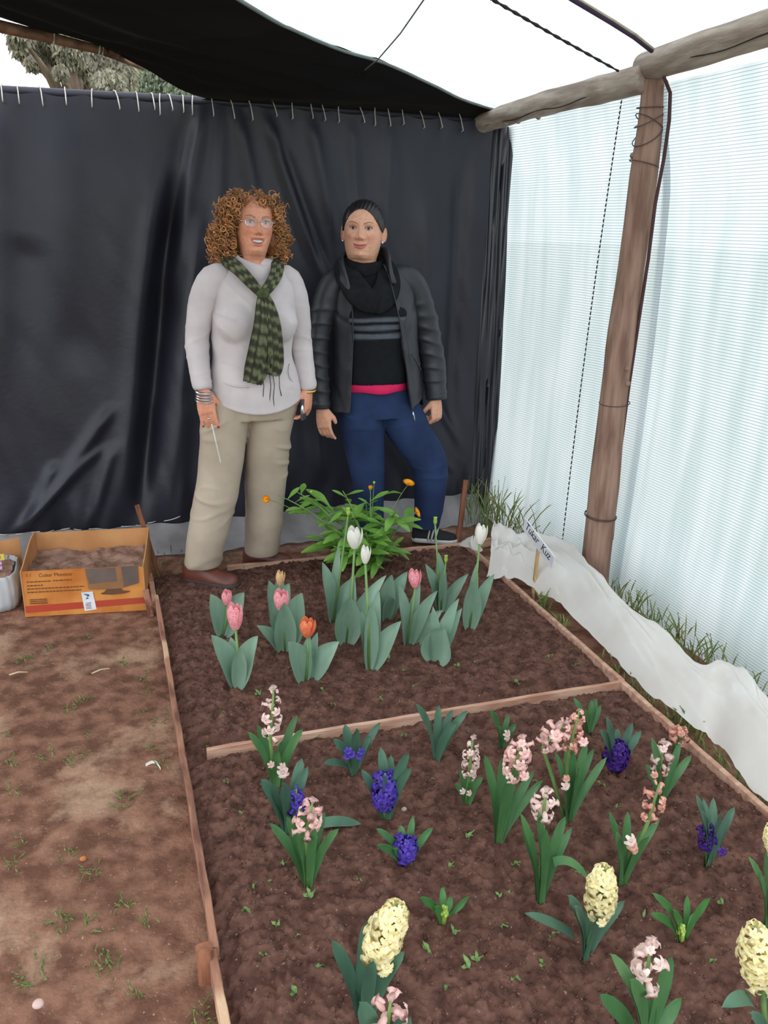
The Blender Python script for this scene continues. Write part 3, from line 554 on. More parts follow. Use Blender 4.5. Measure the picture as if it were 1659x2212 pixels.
o = ctr-sg-ax*Ls*.44-az*hh*.16+V((-.0036, 0, 0)); text('Tukar  Kuz', Ls*.185, M_pen, 'lettering', plate, Matrix.Translation(o)@mw, shear=.25)

# ================================================================ PLANTS
def leafmat(n, a, b, attr=False): return M(n, a, .45, .4, b, scale=14, detail=3, stretch=(1, 1, .25), transl=.22, attr=attr)
M_tl = leafmat('blue_green_tulip_leaf', (146, 174, 152), (118, 150, 128)); M_hl = leafmat('green_hyacinth_leaf', (90, 134, 82), (66, 110, 66)); M_hd = leafmat('dark_hyacinth_leaf', (88, 124, 100), (66, 100, 82)); M_hs = leafmat('fresh_sprout_leaf', (86, 140, 74), (62, 112, 58)); M_cl = leafmat('calendula_leaf', (136, 180, 84), (102, 150, 62))
M_stem = M('green_stem', (124, 158, 92), .5, .4, (98, 132, 74), transl=.1); M_bud = M('yellow_green_bud', (176, 196, 92), .5, .4, (140, 170, 70), scale=40)
def pet(n, a, b, **k): return M(n, a, .5, .3, b, scale=k.pop('scale', 60), detail=2, transl=.3, **k)
M_white = pet('white_petal', (244, 242, 234), (232, 228, 216)); M_pinkp = pet('pink_tulip_petal', (238, 120, 140), (244, 196, 196), scale=22); M_redp = pet('red_tulip_petal', (226, 84, 74), (240, 170, 110), scale=24); M_greenp = pet('greenish_bud_petal', (214, 214, 150), (236, 150, 130), scale=18)
M_fpink = pet('pale_pink_floret', (247, 216, 208), (238, 188, 180)); M_fsal = pet('salmon_floret', (238, 194, 176), (224, 154, 134)); M_fpurp = pet('violet_floret', (112, 90, 200), (78, 56, 164)); M_fdark = pet('deep_violet_floret', (92, 58, 156), (64, 36, 118)); M_fyel = pet('cream_yellow_floret', (251, 244, 204), (246, 232, 170)); M_fwhite = pet('blush_white_floret', (246, 226, 218), (238, 204, 194))
M_cal = pet('orange_calendula_petal', (253, 190, 30), (248, 158, 14)); M_calc = M('calendula_centre', (196, 110, 20), .8, .2)
def leaf(g, base, tip, W, kind, face, bow=.12, n=12, fold=.35, back=None):
    """one leaf blade from base to tip; width lies across 'face'"""
    base, tip = V(base), V(tip); d = tip-base; Ln = d.length; c = base+V((d.x*.28, d.y*.28, d.z*.60))+V((0, 0, Ln*bow)); f = V(face).normalized(); P = []; m = 6
    for i in range(n+1):
        t = i/n; q = bez(base, c, tip, t); tan = (bez(base, c, tip, min(t+.03, 1))-bez(base, c, tip, max(t-.03, 0))).normalized(); u = tan.cross(f).normalized(); nn = u.cross(tan).normalized()
        if kind == 'tulip': w = W*(max(math.sin(math.pi*min(1, .045+.955*t**.80)), 0)**.78)
        else: w = W*(.55+.45*float(ss(0, .45, t)))*max(1-t**7, 0)**.6
        if i == n: w = W*.04
        row = []
        for j in range(m+1):
            s = 2*j/m-1; row.append(q+u*(w*.5*s)+nn*(w*.5*fold*(s*s-.35)*(1-.55*t))+nn*(.0025*math.sin(t*9+s*2)*(abs(s) > .6)))
        P.append(row)
    g.grid(P); return g
def face_dir(base, tip, rr, spread=.8):
    """which way a leaf's inner side looks: to the plant's axis, turned partly to the light"""
    d = tip-base; a = math.atan2(-d.y, -d.x) if (abs(d.x)+abs(d.y)) > 1e-4 else -1.57
    v = V((math.cos(a), math.sin(a), 0))*.55+V((rr.uniform(-spread, spread)*.5, -1, .25)); return v
def floret_mesh(name, mat, L=.016, spread=.011, curl=.006, pw=.0052):
    g = G(); g.tube([(0, 0, 0), (0, 0, L*.5), (0, 0, L*.72)], [.0022, .0035, .0036], 6)
    for k in range(6):
        a = k*math.pi/3+.2; r = V((math.cos(a), math.sin(a), 0)); u = V((-math.sin(a), math.cos(a), 0)); P = []
        for i in range(4):
            t = i/3; c = r*(.003+spread*t)+V((0, 0, L*.70+L*.30*math.sin(t*2.2)-curl*t*t)); w = pw*(.55+.9*math.sin(math.pi*(.15+.75*t)))*.62; P.append([c-u*w, c+V((0, 0, -.001)), c+u*w])
        g.grid(P)
    me_o = g.build(name, mat); me = me_o.data; bpy.data.objects.remove(me_o); return me
def bell_mesh(name, mat):
    g = G(); R = []
    for z, r in ((0, .0025), (.004, .0045), (.011, .0050), (.016, .0042), (.019, .006), (.020, .009)): R.append([V((r*math.cos(a)*(1+.12*math.cos(6*a)*(z > .015)), r*math.sin(a)*(1+.12*math.cos(6*a)*(z > .015)), z)) for a in [2*math.pi*j/8 for j in range(8)]])
    g.rings(R); o = g.build(name, mat); me = o.data; bpy.data.objects.remove(o); return me
FM = {k: (floret_mesh('floret', m, *a), bell_mesh('floret', m)) for k, m, a in (('pink', M_fpink, ()), ('salmon', M_fsal, (.015, .008, .009)), ('purple', M_fpurp, (.015, .010, .005)), ('dark', M_fdark, (.015, .010, .005)), ('yellow', M_fyel, (.017, .012, .006)), ('blush', M_fwhite, (.017, .011, .008)))}
def put_floret(me, parent, pos, dirn, sc, rr):
    u, w = frame(dirn); d = V(dirn).normalized(); R = Matrix(((u.x, w.x, d.x, 0), (u.y, w.y, d.y, 0), (u.z, w.z, d.z, 0), (0, 0, 0, 1))); return inst('floret', me, parent, Matrix.Translation(pos)@R@Matrix.Rotation(rr.uniform(0, 6.28), 4, 'Z')@Matrix.Scale(sc, 4))
def hyacinth(base, tips, label, mat=None, spikes=(), extra=(), wpx=19, bud=None, seed=0, arch=()):
    rr = random.Random(seed+100); b = gp(*base); b.z = bedz(min(max(b.x, BX0), BX1), min(max(b.y, BY0), BY1))-.012 if b.y > BY0 else -.01; dist = math.hypot(b.y, CAMH); W_ = wpx*dist/FPX*.92
    root = thing('hyacinth', b, label, 'hyacinth', 'hyacinths in the near half of the bed'); mat = mat or M_hl; k = 0
    for tip in tips:
        dy = tip[2] if len(tip) > 2 else rr.choice((-1, 1))*rr.uniform(.015, .05); t = pl(tip[0], tip[1], b.y+dy); bb = b+V(((t.x-b.x)*.06+rr.uniform(-.004, .004), rr.uniform(-.006, .006)+dy*.12, 0)); g = G(); leaf(g, bb, t, W_*rr.uniform(.88, 1.12), 'strap', face_dir(bb, t, rr), bow=rr.uniform(.02, .09), fold=.42); g.build('leaf', mat, root, b); k += 1
    for (a0, a1, rise) in arch:
        s = pl(a0[0], a0[1], b.y-.01); t = pl(a1[0], a1[1], b.y-.04); g = G(); m = s.lerp(t, .45)+V((0, -.01, rise)); P = []
        for i in range(13):
            q = bez(s, m, t, i/12); tn = (bez(s, m, t, min(1, i/12+.05))-bez(s, m, t, max(0, i/12-.05))).normalized(); u = tn.cross(V((0, -.4, 1))).normalized(); w = W_*.52*max(.06, (1-(i/12)**6))
            P.append([q-u*w, q+V((0, 0, -.002)), q+u*w])
        g.grid(P); g.build('leaf', mat, root, b)
    for (p0, p1, kind, n, wide) in spikes:
        s0, s1 = pl(p0[0], p0[1], b.y-.005), pl(p1[0], p1[1], b.y-.008); g = G(); top = s1+(s1-s0)*.02; g.tube([b, b.lerp(s0, .6)+V((0, 0, .005)), s0, s0.lerp(s1, .5), top], [.006, .0055, .005, .004, .0025], 8); st = g.build('flower_stalk', M_stem, root, b); ax = (s1-s0); L_ = ax.length; axn = ax.normalized(); u, w = frame(axn); rad = wide*dist/FPX
        for i in range(n):
            t = (i+.5)/n; a = i*2.399+rr.uniform(-.3, .3); prof = (1-.45*abs(2*t-.9)**2.2); d = u*math.cos(a)+w*math.sin(a); up = axn*(-.35+1.1*t*t); sz = rad*prof/.026; sz = min(max(sz, .55), 1.5)
            me = FM[kind][1 if rr.random() < (.45 if n < 18 else .12) else 0]; pos = s0+ax*t+d*(rad*prof*.36); put_floret(me, st, pos-b, d+up*rr.uniform(.6, 1.2), sz*rr.uniform(.85, 1.1), rr)
        if kind == 'pink' or kind == 'blush':
            for i in range(3): put_floret(FM[kind][1], st, s1-b+V((rr.uniform(-.004, .004), 0, 0)), axn+V((rr.uniform(-.6, .6), rr.uniform(-.6, .6), 0)), .7, rr)
    for (px, py, kind, sc) in extra:
        q = pl(px, py, b.y-.03); st = [c for c in root.children if c.name.startswith('flower_stalk')]
        par = st[0] if st else root
        put_floret(FM[kind][0], par, q-b, V((rr.uniform(-.4, .4), -1, .3)), sc, rr)
    if bud:
        q = pl(bud[0], bud[1], b.y-.01); g = G(); c = q; g.tube([b, b.lerp(c, .6), c+V((0, 0, .005))], [.007, .007, .005], 8)
        for i in range(16): a = i*2.4; t = i/16; g.ball(c+V((.007*math.cos(a)*(1-t*.6), .007*math.sin(a)*(1-t*.6), -.012+.026*t)), (.0045, .0045, .006), 8, 6)
        g.build('flower_bud', M_bud, root, b)
    return root
H = hyacinth
H((595, 1698), [(534, 1581), (555, 1565), (642, 1544), (654, 1574), (598, 1621, -.05), (610, 1600, .04)], 'hyacinth with a tall sparse pale pink spike in front of the dividing lath', spikes=[((584, 1600), (591, 1490), 'blush', 15, 22)], extra=[(612, 1666, 'blush', 1.3), (606, 1655, 'blush', 1), (584, 1650, 'pink', .8)], seed=1)
H((623, 1795), [(563, 1684), (610, 1692, -.06), (652, 1638, .05), (665, 1656, .03), (585, 1700, -.02)], 'violet hyacinth half hidden behind the pink bloom on the left', M_hd, [((641, 1758), (640, 1706), 'purple', 22, 20)], wpx=25, seed=2, arch=[((680, 1782), (780, 1780), .03)])
H((665, 1911), [(582, 1778), (619, 1764), (645, 1742, .04), (701, 1754, .03), (731, 1790), (680, 1790, -.05), (640, 1800, -.05)], 'hyacinth with a plump light pink bloom at the left of the bed', None, [((661, 1806), (675, 1733), 'pink', 17, 28)], wpx=20, seed=3)
H((764, 1668), [(719, 1598), (745, 1565, .04), (770, 1574, -.04), (822, 1560), (800, 1590, .03)], 'dark-leaved hyacinth with few violet florets just before the dividing lath', M_hd, extra=[(752, 1620, 'purple', 1), (757, 1628, 'purple', 1), (750, 1632, 'purple', .9), (778, 1622, 'purple', .9), (776, 1632, 'purple', .9)], wpx=21, seed=4, arch=[((750, 1654), (698, 1650), .025)])
H((834, 1768), [(780, 1663), (822, 1614, .05), (845, 1630, .05), (883, 1626), (889, 1658), (827, 1677, -.06)], 'hyacinth with a violet bloom caged by upright leaves', M_hd, [((830, 1742), (832, 1672), 'purple', 40, 30)], wpx=21, seed=5)
H((875, 1862), [(812, 1790), (815, 1827), (866, 1782, .05), (894, 1762, .05), (936, 1787), (850, 1835, -.03)], 'low hyacinth with a round bright violet bloom near the ground', M_hl, [((876, 1852), (876, 1814), 'purple', 40, 28)], wpx=18, seed=6)
H((941, 1642), [(897, 1521), (948, 1523, .03), (978, 1533), (1010, 1535), (985, 1560, -.04)], 'flowerless hyacinth with five tall leaves just before the dividing lath', M_hd, wpx=20, seed=7)
H((1086, 1616), [(1057, 1534), (1099, 1544), (1116, 1563), (1076, 1570, -.03), (1108, 1580, -.03)], 'small hyacinth with a single white floret among its leaves', None, extra=[(1091, 1584, 'blush', 1), (1091, 1592, 'blush', .9)], wpx=15, seed=8)
H((1008, 1738), [(983, 1690), (1042, 1679), (1023, 1671, .03), (994, 1662, .03), (1012, 1690, -.04)], 'short hyacinth with a slim pale cream-pink spike', None, [((1013, 1682), (1021, 1598), 'blush', 17, 20)], extra=[(997, 1708, 'blush', .7), (1010, 1712, 'blush', .7)], wpx=14, seed=9)
H((1076, 1822), [(1046, 1629), (1086, 1633, .03), (1118, 1654), (1154, 1664), (1175, 1683), (1100, 1680, -.05)], 'tall-leaved hyacinth with a loose pink bloom left of the leaning spike', None, [((1104, 1676), (1132, 1598), 'pink', 18, 30)], extra=[(1095, 1680, 'pink', 1), (1130, 1674, 'pink', 1)], wpx=21, seed=10)
H((1225, 1776), [(1196, 1622), (1223, 1603, .04), (1268, 1603, .03), (1284, 1616), (1312, 1635), (1238, 1620, -.05), (1250, 1660, -.06)], 'largest hyacinth with two leaning faded pink spikes at the centre right', None, [((1228, 1625), (1252, 1534), 'salmon', 18, 25), ((1172, 1614), (1222, 1562), 'pink', 15, 27)], extra=[(1218, 1695, 'blush', 1), (1222, 1680, 'salmon', 1), (1258, 1600, 'pink', 1)], wpx=20, seed=11)
H((1272, 1584), [(1238, 1506), (1278, 1511), (1289, 1508), (1299, 1523), (1262, 1530, -.03)], 'flowerless hyacinth tuft behind the leaning pink spikes', M_hl, wpx=14, seed=12)
H((1327, 1668), [(1295, 1576), (1308, 1548), (1335, 1572, .05), (1367, 1561), (1386, 1578), (1375, 1600)], 'hyacinth with a dense deep purple bloom towards the right board', M_hd, [((1329, 1656), (1338, 1606), 'dark', 44, 30)], wpx=21, seed=13)
H((1428, 1742), [(1405, 1593), (1470, 1605, .03), (1495, 1631), (1394, 1650), (1440, 1660, -.05)], 'hyacinth with a blush white bloom near the right board', None, [((1424, 1664), (1434, 1607), 'blush', 14, 26)], extra=[(1412, 1672, 'salmon', 1), (1432, 1668, 'salmon', 1)], wpx=19, seed=14)
H((1462, 1630), [(1483, 1563), (1448, 1590), (1478, 1590)], 'withered salmon hyacinth against the right bed board', None, [((1462, 1605), (1472, 1572), 'salmon', 16, 26)], wpx=11, seed=15)
H((1346, 1909), [(1314, 1751), (1356, 1751, .04), (1329, 1797, -.04), (1402, 1806, -.04), (1428, 1766), (1390, 1790, .03)], 'hyacinth with a fading salmon spike leaning right', None, [((1400, 1775), (1424, 1696), 'salmon', 14, 27)], extra=[(1356, 1812, 'blush', 1.2), (1362, 1824, 'salmon', 1.3), (1366, 1834, 'salmon', 1)], wpx=19, seed=16)
H((1529, 1869), [(1501, 1717), (1518, 1723, .05), (1541, 1721, .05), (1512, 1751, -.05), (1558, 1751, -.06), (1588, 1742)], 'hyacinth at the right whose tall leaves enclose a small purple bloom', M_hd, [((1524, 1832), (1530, 1780), 'dark', 24, 22)], extra=[(1556, 1836, 'dark', 1)], wpx=23, seed=17)
H((1166, 1945), [(1122, 1755), (1126, 1784), (1162, 1751, -.03), (1221, 1763), (1236, 1787), (1178, 1790, -.05)], 'hyacinth with a small rosy white bloom and one arching leaf', None, [((1174, 1764), (1178, 1712), 'blush', 13, 28)], wpx=21, seed=18, arch=[((1196, 1862), (1274, 1906), .06)])
H((1262, 2069), [(1226, 1935, -.03), (1351, 1945), (1305, 1972, -.04), (1268, 1965, .03), (1240, 1960, -.05)], 'hyacinth with an upright cream yellow bloom and a flat pale side leaf', M_hd, [((1293, 1978), (1305, 1876), 'yellow', 64, 32)], extra=[(1297, 1988, 'yellow', .8)], wpx=25, seed=19, arch=[((1238, 2018), (1134, 1973), .02)])
H((1474, 2031), [(1408, 1930), (1405, 1975), (1454, 1967, -.02), (1486, 1931, .04), (1535, 1938), (1545, 1994), (1505, 1970, .04)], 'fresh hyacinth sprout with spread leaves and a green bud on the right', M_hs, wpx=18, seed=20, bud=(1472, 2008))
H((1393, 2272), [(1317, 2061), (1452, 2064), (1295, 2149), (1361, 2118, -.05), (1474, 2155), (1405, 2130, .03)], 'hyacinth with a ragged cream-pink spike at the bottom edge', None, [((1393, 2142), (1406, 2040), 'blush', 13, 34)], wpx=32, seed=21)
H((1660, 2290), [(1640, 2120, .03), (1690, 2110), (1620, 2190, -.04), (1700, 2180)], 'hyacinth with a pale yellow bloom cut by the right edge', M_hd, [((1646, 2128), (1632, 2004), 'yellow', 56, 36)], wpx=30, seed=22, arch=[((1628, 2170), (1560, 2176), .05)])
H((1656, 2005), [(1614, 1850), (1652, 1832), (1690, 1850), (1640, 1890, -.04), (1700, 1880)], 'tall leafy hyacinth at the right edge with a yellow bloom tip', None, [((1682, 1850), (1668, 1786), 'yellow', 30, 24)], wpx=20, seed=23)
H((787, 2200), [(716, 2031), (793, 1989, .05), (805, 2076, -.05), (872, 2055), (835, 2060, .03), (770, 2080, .04)], 'hyacinth with the largest cream yellow bloom leaning right', M_hd, [((811, 2074), (858, 1956), 'yellow', 66, 36)], extra=[(832, 2085, 'yellow', 1), (828, 2092, 'yellow', .9)], wpx=30, seed=24)
H((822, 2320), [(885, 2197), (776, 2166, -.02), (800, 2210, .04), (860, 2230)], 'pink hyacinth rising from the bottom edge with one broad pale leaf', M_hd, [((836, 2226), (844, 2160), 'pink', 12, 38)], wpx=38, seed=25)
H((958, 1990), [(907, 1940), (957, 1915, .04), (978, 1937, .03), (1016, 1936), (940, 1960, -.03)], 'smallest hyacinth sprout with a yellow-green bud', M_hs, wpx=17, seed=26, bud=(960, 1968))

def petal_mesh(name, mat, h, w, curve):
    g = G(); P = []
    for i in range(9):
        t = i/8; z = h*t; r = curve*math.sin(math.pi*(.12+.62*t))**.8; ww = w*max(math.sin(math.pi*(.14+.84*t)), .04)**.7; row = []
        for j in range(7):
            s = 2*j/6-1; a = s*ww/max(r, .006)*.5; a = max(-1.3, min(1.3, a)); row.append(V((r*math.sin(a), -r*math.cos(a), z)))
        P.append(row)
    g.grid(P); o = g.build(name, mat); me = o.data; bpy.data.objects.remove(o); return me
PM = {k: petal_mesh('petal', m, 1, .62, .36) for k, m in (('pink', M_pinkp), ('white', M_white), ('red', M_redp), ('green', M_greenp))}
def tulip(base, tips, label, flower=None, pods=(), seed=0, wpx=40):
    """tips: (px,py,dy,width px); flower: (px of cup base, px of cup top, kind, tilt)"""
    rr = random.Random(seed+500); b = gp(*base); b.z = bedz(b.x, b.y)-.012; dist = math.hypot(b.y, CAMH); root = thing('tulip', b, label, 'tulip', 'tulips in the far half of the bed')
    for tip in tips:
        t = pl(tip[0], tip[1], b.y+tip[2]); w = tip[3]*dist/FPX*1.08; bb = b+V(((t.x-b.x)*.08, tip[2]*.15, 0)); g = G(); leaf(g, bb, t, w, 'tulip', face_dir(bb, t, rr, .5), bow=rr.uniform(.0, .08), n=18, fold=.75); g.build('leaf', M_tl, root, b)
    if flower:
        (x0, y0), (x1, y1), kind, open_ = flower; c = pl(x0, y0, b.y-.01); e = pl(x1, y1, b.y-.012); h = (e-c).length*1.02; ax = (e-c).normalized(); g = G(); g.tube([b, b.lerp(c, .5)+V((rr.uniform(-.006, .006), 0, 0)), c], [.0055, .005, .0045], 8); g.build('stem', M_stem, root, b)
        u, w = frame(ax); R = Matrix(((u.x, w.x, ax.x, 0), (u.y, w.y, ax.y, 0), (u.z, w.z, ax.z, 0), (0, 0, 0, 1))); g = G(); g.ball(c, (.007, .007, .006), 10, 6); fl_ = g.build('flower', M_stem, root, b)
        for k in range(6):
            a = k*math.pi/3+rr.uniform(-.1, .1); sc = h*(1 if k % 2 else .95); wd = open_*(1.0 if k % 2 else .88)
            inst('petal', PM[kind], fl_, Matrix.Translation(c-b)@R@Matrix.Rotation(a+.3, 4, 'Z')@Matrix.Rotation(rr.uniform(-.05, .06), 4, 'X')@Matrix.Diagonal((sc*wd, sc*wd, sc, 1)))
    for (x0, y0) in pods:
        c = pl(x0, y0, b.y-.005); g = G(); g.tube([b, b.lerp(c, .5), c], [.005, .004, .0035], 8); st = g.build('stem', M_stem, root, b); g = G(); g.tube([c-V((0, 0, .004)), c+V((0, 0, .01)), c+V((0, 0, .026)), c+V((0, 0, .03))], [.004, .008, .0065, .009], 10); g.build('seed_pod', M_bud, st, b)
    return root
T = tulip
T((513, 1483), [(456, 1372, .0, 44), (556, 1374, -.03, 44), (498, 1376, .05, 34), (520, 1400, -.06, 30)], 'pink tulip nearest the left board, wide grey-green leaves', ((509, 1358), (506, 1306), 'pink', .82), seed=1)
T((480, 1376), [(527, 1280, .0, 50), (454, 1284, -.01, 40), (470, 1300, .04, 30)], 'leftmost pink tulip bud sunk between two broad leaves', ((491, 1306), (490, 1276), 'pink', .95), seed=2)
T((600, 1365), [(580, 1254, -.03, 36), (624, 1260, .0, 42), (605, 1240, .04, 34)], 'tulip with a green-tinged closed bud at the back left', ((605, 1264), (606, 1234), 'green', .8), seed=3)
T((616, 1410), [(555, 1352, -.02, 30), (652, 1281, .02, 54), (614, 1302, -.05, 44), (585, 1300, .03, 40)], 'pink tulip with blossom tucked behind a tall front leaf', ((609, 1318), (606, 1276), 'pink', 1.0), seed=4)
T((660, 1466), [(622, 1388, -.03, 52), (732, 1386, .0, 48), (668, 1372, -.02, 26), (686, 1366, .03, 26)], 'red-orange tulip opening between two spreading leaves', ((664, 1374), (664, 1337), 'red', 1.15), seed=5)
T((719, 1344), [(696, 1214, .0, 38), (732, 1178, .03, 20), (760, 1250, .04, 36)], 'tall slender-leaved tulip with a bare green stalk', None, pods=[(752, 1112)], seed=6)
T((747, 1391), [(757, 1292, -.05, 56), (764, 1238, .0, 30), (834, 1243, .04, 34)], 'white tulip with an open cup on a long stem', ((766, 1183), (766, 1140), 'white', .98), seed=7)
T((797, 1447), [(802, 1304, -.02, 34), (818, 1274, .02, 32), (866, 1342, -.01, 42), (780, 1320, .02, 30)], 'white tulip with drooping last petals', ((789, 1216), (790, 1180), 'white', .72), seed=8)
T((834, 1336), [(786, 1272, -.01, 28), (846, 1242, -.02, 38), (880, 1235, .02, 36), (838, 1290, -.05, 42)], 'flowerless tulip with three broad leaves at the middle', None, seed=9)
T((878, 1390), [(860, 1262, -.02, 36), (945, 1276, -.02, 30), (956, 1318, .02, 40), (908, 1262, .02, 24)], 'pink tulip at the centre right with a rosy closed cup', ((897, 1268), (895, 1232), 'pink', .95), seed=10)
T((938, 1425), [(960, 1358, -.05, 66), (935, 1309, .01, 26), (991, 1293, .0, 30), (998, 1314, .02, 34)], 'flowerless tulip with a very broad folded front leaf', None, seed=11)
T((952, 1324), [(918, 1218, .0, 26), (947, 1192, .02, 28), (1012, 1240, .0, 26), (956, 1230, -.03, 22)], 'tulip with two bare seed pods at the back right', None, pods=[(940, 1132), (963, 1214)], seed=12)
T((1013, 1358), [(1020, 1256, -.04, 44), (1068, 1240, .0, 30), (1030, 1216, .03, 22)], 'rightmost white tulip standing before the crumpled fleece', ((1036, 1174), (1041, 1134), 'white', .82), seed=13)

# ---- calendula
cb = gp(800, 1232); cb.z = -.01; root = thing('calendula', cb, 'bushy green calendula with orange flowers in front of the jeans', 'calendula')
def cleaf_mesh(L_, W_, bend):
    g = G(); P = []
    for i in range(9):
        t = i/8; w = W_*max(math.sin(math.pi*(.06+.90*t**1.25)), .05)**.8*(.55+.45*ss(.1, .6, t)); c = V((0, L_*t, -bend*L_*t*t)); P.append([c+V((w*s*.5, 0, .12*w*abs(s))) for s in (-1, -.5, 0, .5, 1)])
    g.grid(P); o = g.build('leaf', M_cl); me = o.data; bpy.data.objects.remove(o); return me
CLM = [cleaf_mesh(.10, .034, .25), cleaf_mesh(.085, .03, .5), cleaf_mesh(.07, .022, .1), cleaf_mesh(.125, .042, .35)]
rr = random.Random(42)
stems = [((740, 1060), 0), ((690, 1088), .02), ((600, 1070), -.03), ((640, 1062), .0), ((800, 1075), -.02), ((860, 1100), -.04), ((760, 1110), -.06), ((830, 1130), -.05), ((700, 1130), -.05), ((875, 1125), .02), ((720, 1180), -.08), ((850, 1180), -.06), ((790, 1150), -.09), ((680, 1160), .03), ((790, 1080), .05)]
flw = [((578, 1078), -.03), ((800, 1056), -.02), ((882, 1046), .0), ((898, 1108), -.02)]
def cstem(tip, dy, nleaf, r=.0042):
    e = pl(tip[0], tip[1], cb.y+dy); b0 = cb+V((rr.uniform(-.02, .02), rr.uniform(-.02, .02), 0)); m = V((cb.x+(e.x-cb.x)*.45, cb.y+dy*.6, cb.z+(e.z-cb.z)*.72)); pts = [bez(b0, m, e, i/10) for i in range(11)]; g = G(); g.tube(pts, [r*(1-.5*i/10) for i in range(11)], 7); g.build('stem', M_stem, root, cb)
    for i in range(nleaf):
        t = .22+.76*(i+rr.random()*.6)/nleaf; q = bez(b0, m, e, min(t, 1)); a = rr.uniform(0, 6.28) if rr.random() < .45 else rr.choice((0, math.pi))+rr.uniform(-1.0, 1.0); el = rr.uniform(-.25, .75)
        d = V((math.cos(a)*math.cos(el), math.sin(a)*math.cos(el), math.sin(el))); u = d.cross(V((0, -.25, 1))).normalized(); n_ = u.cross(d); mw = Matrix(((u.x, d.x, n_.x, 0), (u.y, d.y, n_.y, 0), (u.z, d.z, n_.z, 0), (0, 0, 0, 1)))
        inst('leaf', CLM[rr.choice((0, 1, 3, 3) if t < .75 else (2, 1, 2))], root, Matrix.Translation(q-cb)@mw@Matrix.Scale(rr.uniform(.95, 1.4), 4))
    return e
for tip, dy in stems: cstem(tip, dy, 9)
for k, (tip, dy) in enumerate(flw):
    e = cstem(tip, dy, 3 if k != 1 else 2, .003); g = G(); n_ = 18; tilt = ((-.5, -.6, .2), (0, -.3, 1), (.15, -.35, 1), (.8, -.5, .5))[k]; ax = V(tilt).normalized(); u, w = frame(ax); rad = (.018, .012, .026, .024)[k]; cup = (1.1, 1.6, .45, .5)[k]
    for ring in range(2):
        for i in range(n_):
            a = 2*math.pi*i/n_+ring*.17; d = u*math.cos(a)+w*math.sin(a); s = ax.cross(d); L_ = rad*(1-.22*ring); P = []
            for t in (0, .5, .85, 1): c = e+d*(.004+L_*t*math.cos(cup*t*.7))+ax*(.003+.003*ring+L_*t*math.sin(cup*t*.7)); ww = .0028*(1 if t < 1 else .5); P.append([c-s*ww, c+s*ww])
            g.grid(P)
    fl_ = g.build('flower', M_cal, root, cb); g = G(); g.ball(e+ax*.004, (.006, .006, .004), 10, 6); g.build('flower_centre', M_calc, fl_, cb); g = G(); g.tube([e-ax*.008, e-ax*.002, e+ax*.004], [.003, .0065, .0075], 8); g.build('sepals', M_stem, fl_, cb)
e = cstem((808, 1042), -.01, 1, .0025); g = G(); g.ball(e, (.006, .006, .006), 10, 6); g.build('flower_bud', M_bud, root, cb)
e = cstem((672, 1062), -.01, 2, .0025); g = G(); g.ball(e, (.006, .006, .006), 10, 6); g.build('flower_bud', M_bud, root, cb)

# ---- seedlings, grass, litter
M_seed = leafmat('seedling_leaf', (132, 164, 96), (104, 140, 76)); M_grass = leafmat('grass_blade', (112, 142, 74), (146, 146, 96)); M_straw = M('dry_straw', (206, 186, 154), .8, .2)
def seedling_mesh(sd):
    r = random.Random(sd); g = G()
    for k in range(r.choice((2, 2, 3, 4))):
        a = r.uniform(0, 6.28); d = V((math.cos(a), math.sin(a), r.uniform(.2, .9))); leaf(g, (0, 0, 0), d*r.uniform(.010, .02), r.uniform(.005, .009), 'tulip', (-d.x, -d.y, 1), n=5, fold=.2)
    o = g.build('seedling', M_seed); me = o.data; bpy.data.objects.remove(o); return me
SM = [seedling_mesh(i) for i in range(6)]; rr = random.Random(5)
spots = [(1030, 2079), (1176, 2089), (1110, 2119), (968, 2130), (980, 2018), (775, 1900), (972, 1868), (1080, 1935), (1098, 1928), (522, 1962), (545, 1916), (590, 1898), (610, 1870), (490, 1688), (520, 1760), (700, 2080), (640, 2140), (1012, 2100), (1110, 1865), (1210, 1810), (1440, 1840), (1530, 2080), (1250, 1888), (1010, 1810), (1300, 1700), (1330, 1745), (930, 1680), (865, 1590), (685, 1590), (480, 1540), (560, 1500), (720, 1520), (1030, 1430), (1060, 1385), (990, 1440), (1180, 1420), (1120, 1480), (870, 1450), (700, 1490), (450, 1600), (820, 1510), (1210, 1560), (570, 2060), (600, 2000), (1560, 1960), (1390, 1980), (900, 1710), (1150, 1690), (670, 1940), (360, 1350), (365, 1290), (890, 1480), (1240, 1440), (840, 1420), (1320, 1980), (1490, 1650), (640, 2020), (930, 2060), (1190, 2020), (1080, 2000)]
for i, (x, y) in enumerate(spots):
    q = gp(x, y); o = bpy.data.objects.new('seedling', SM[i % 6]); COL.objects.link(o); o.location = (q.x, q.y, bedz(min(max(q.x, BX0), BX1), q.y)-.001); o.rotation_euler.z = rr.uniform(0, 6.28); s = rr.uniform(.7, 1.3)*1.1; o.scale = (s, s, s); tag(o, 'tiny green seedling sprouting from the bare bed soil', 'seedling', 'seedlings in the bed soil')
def tuft_mesh(sd, n, h, spread):
    r = random.Random(sd); g = G()
    for k in range(n):
        a = r.uniform(0, 6.28); s = V((r.gauss(0, spread*.4), r.gauss(0, spread*.4), -.004)); hh = h*r.uniform(.4, 1.1); e = s+V((math.cos(a)*hh*r.uniform(.2, 1.1), math.sin(a)*hh*r.uniform(.2, 1.1), hh*r.uniform(.4, 1))); leaf(g, s, e, r.uniform(.002, .0042), 'strap', (math.cos(a+1.57), math.sin(a+1.57), .3), n=4, fold=.1, bow=.1)
    o = g.build('grass_tuft', M_grass); me = o.data; bpy.data.objects.remove(o); return me
TM = [tuft_mesh(i, 9, .03, .03) for i in range(5)]
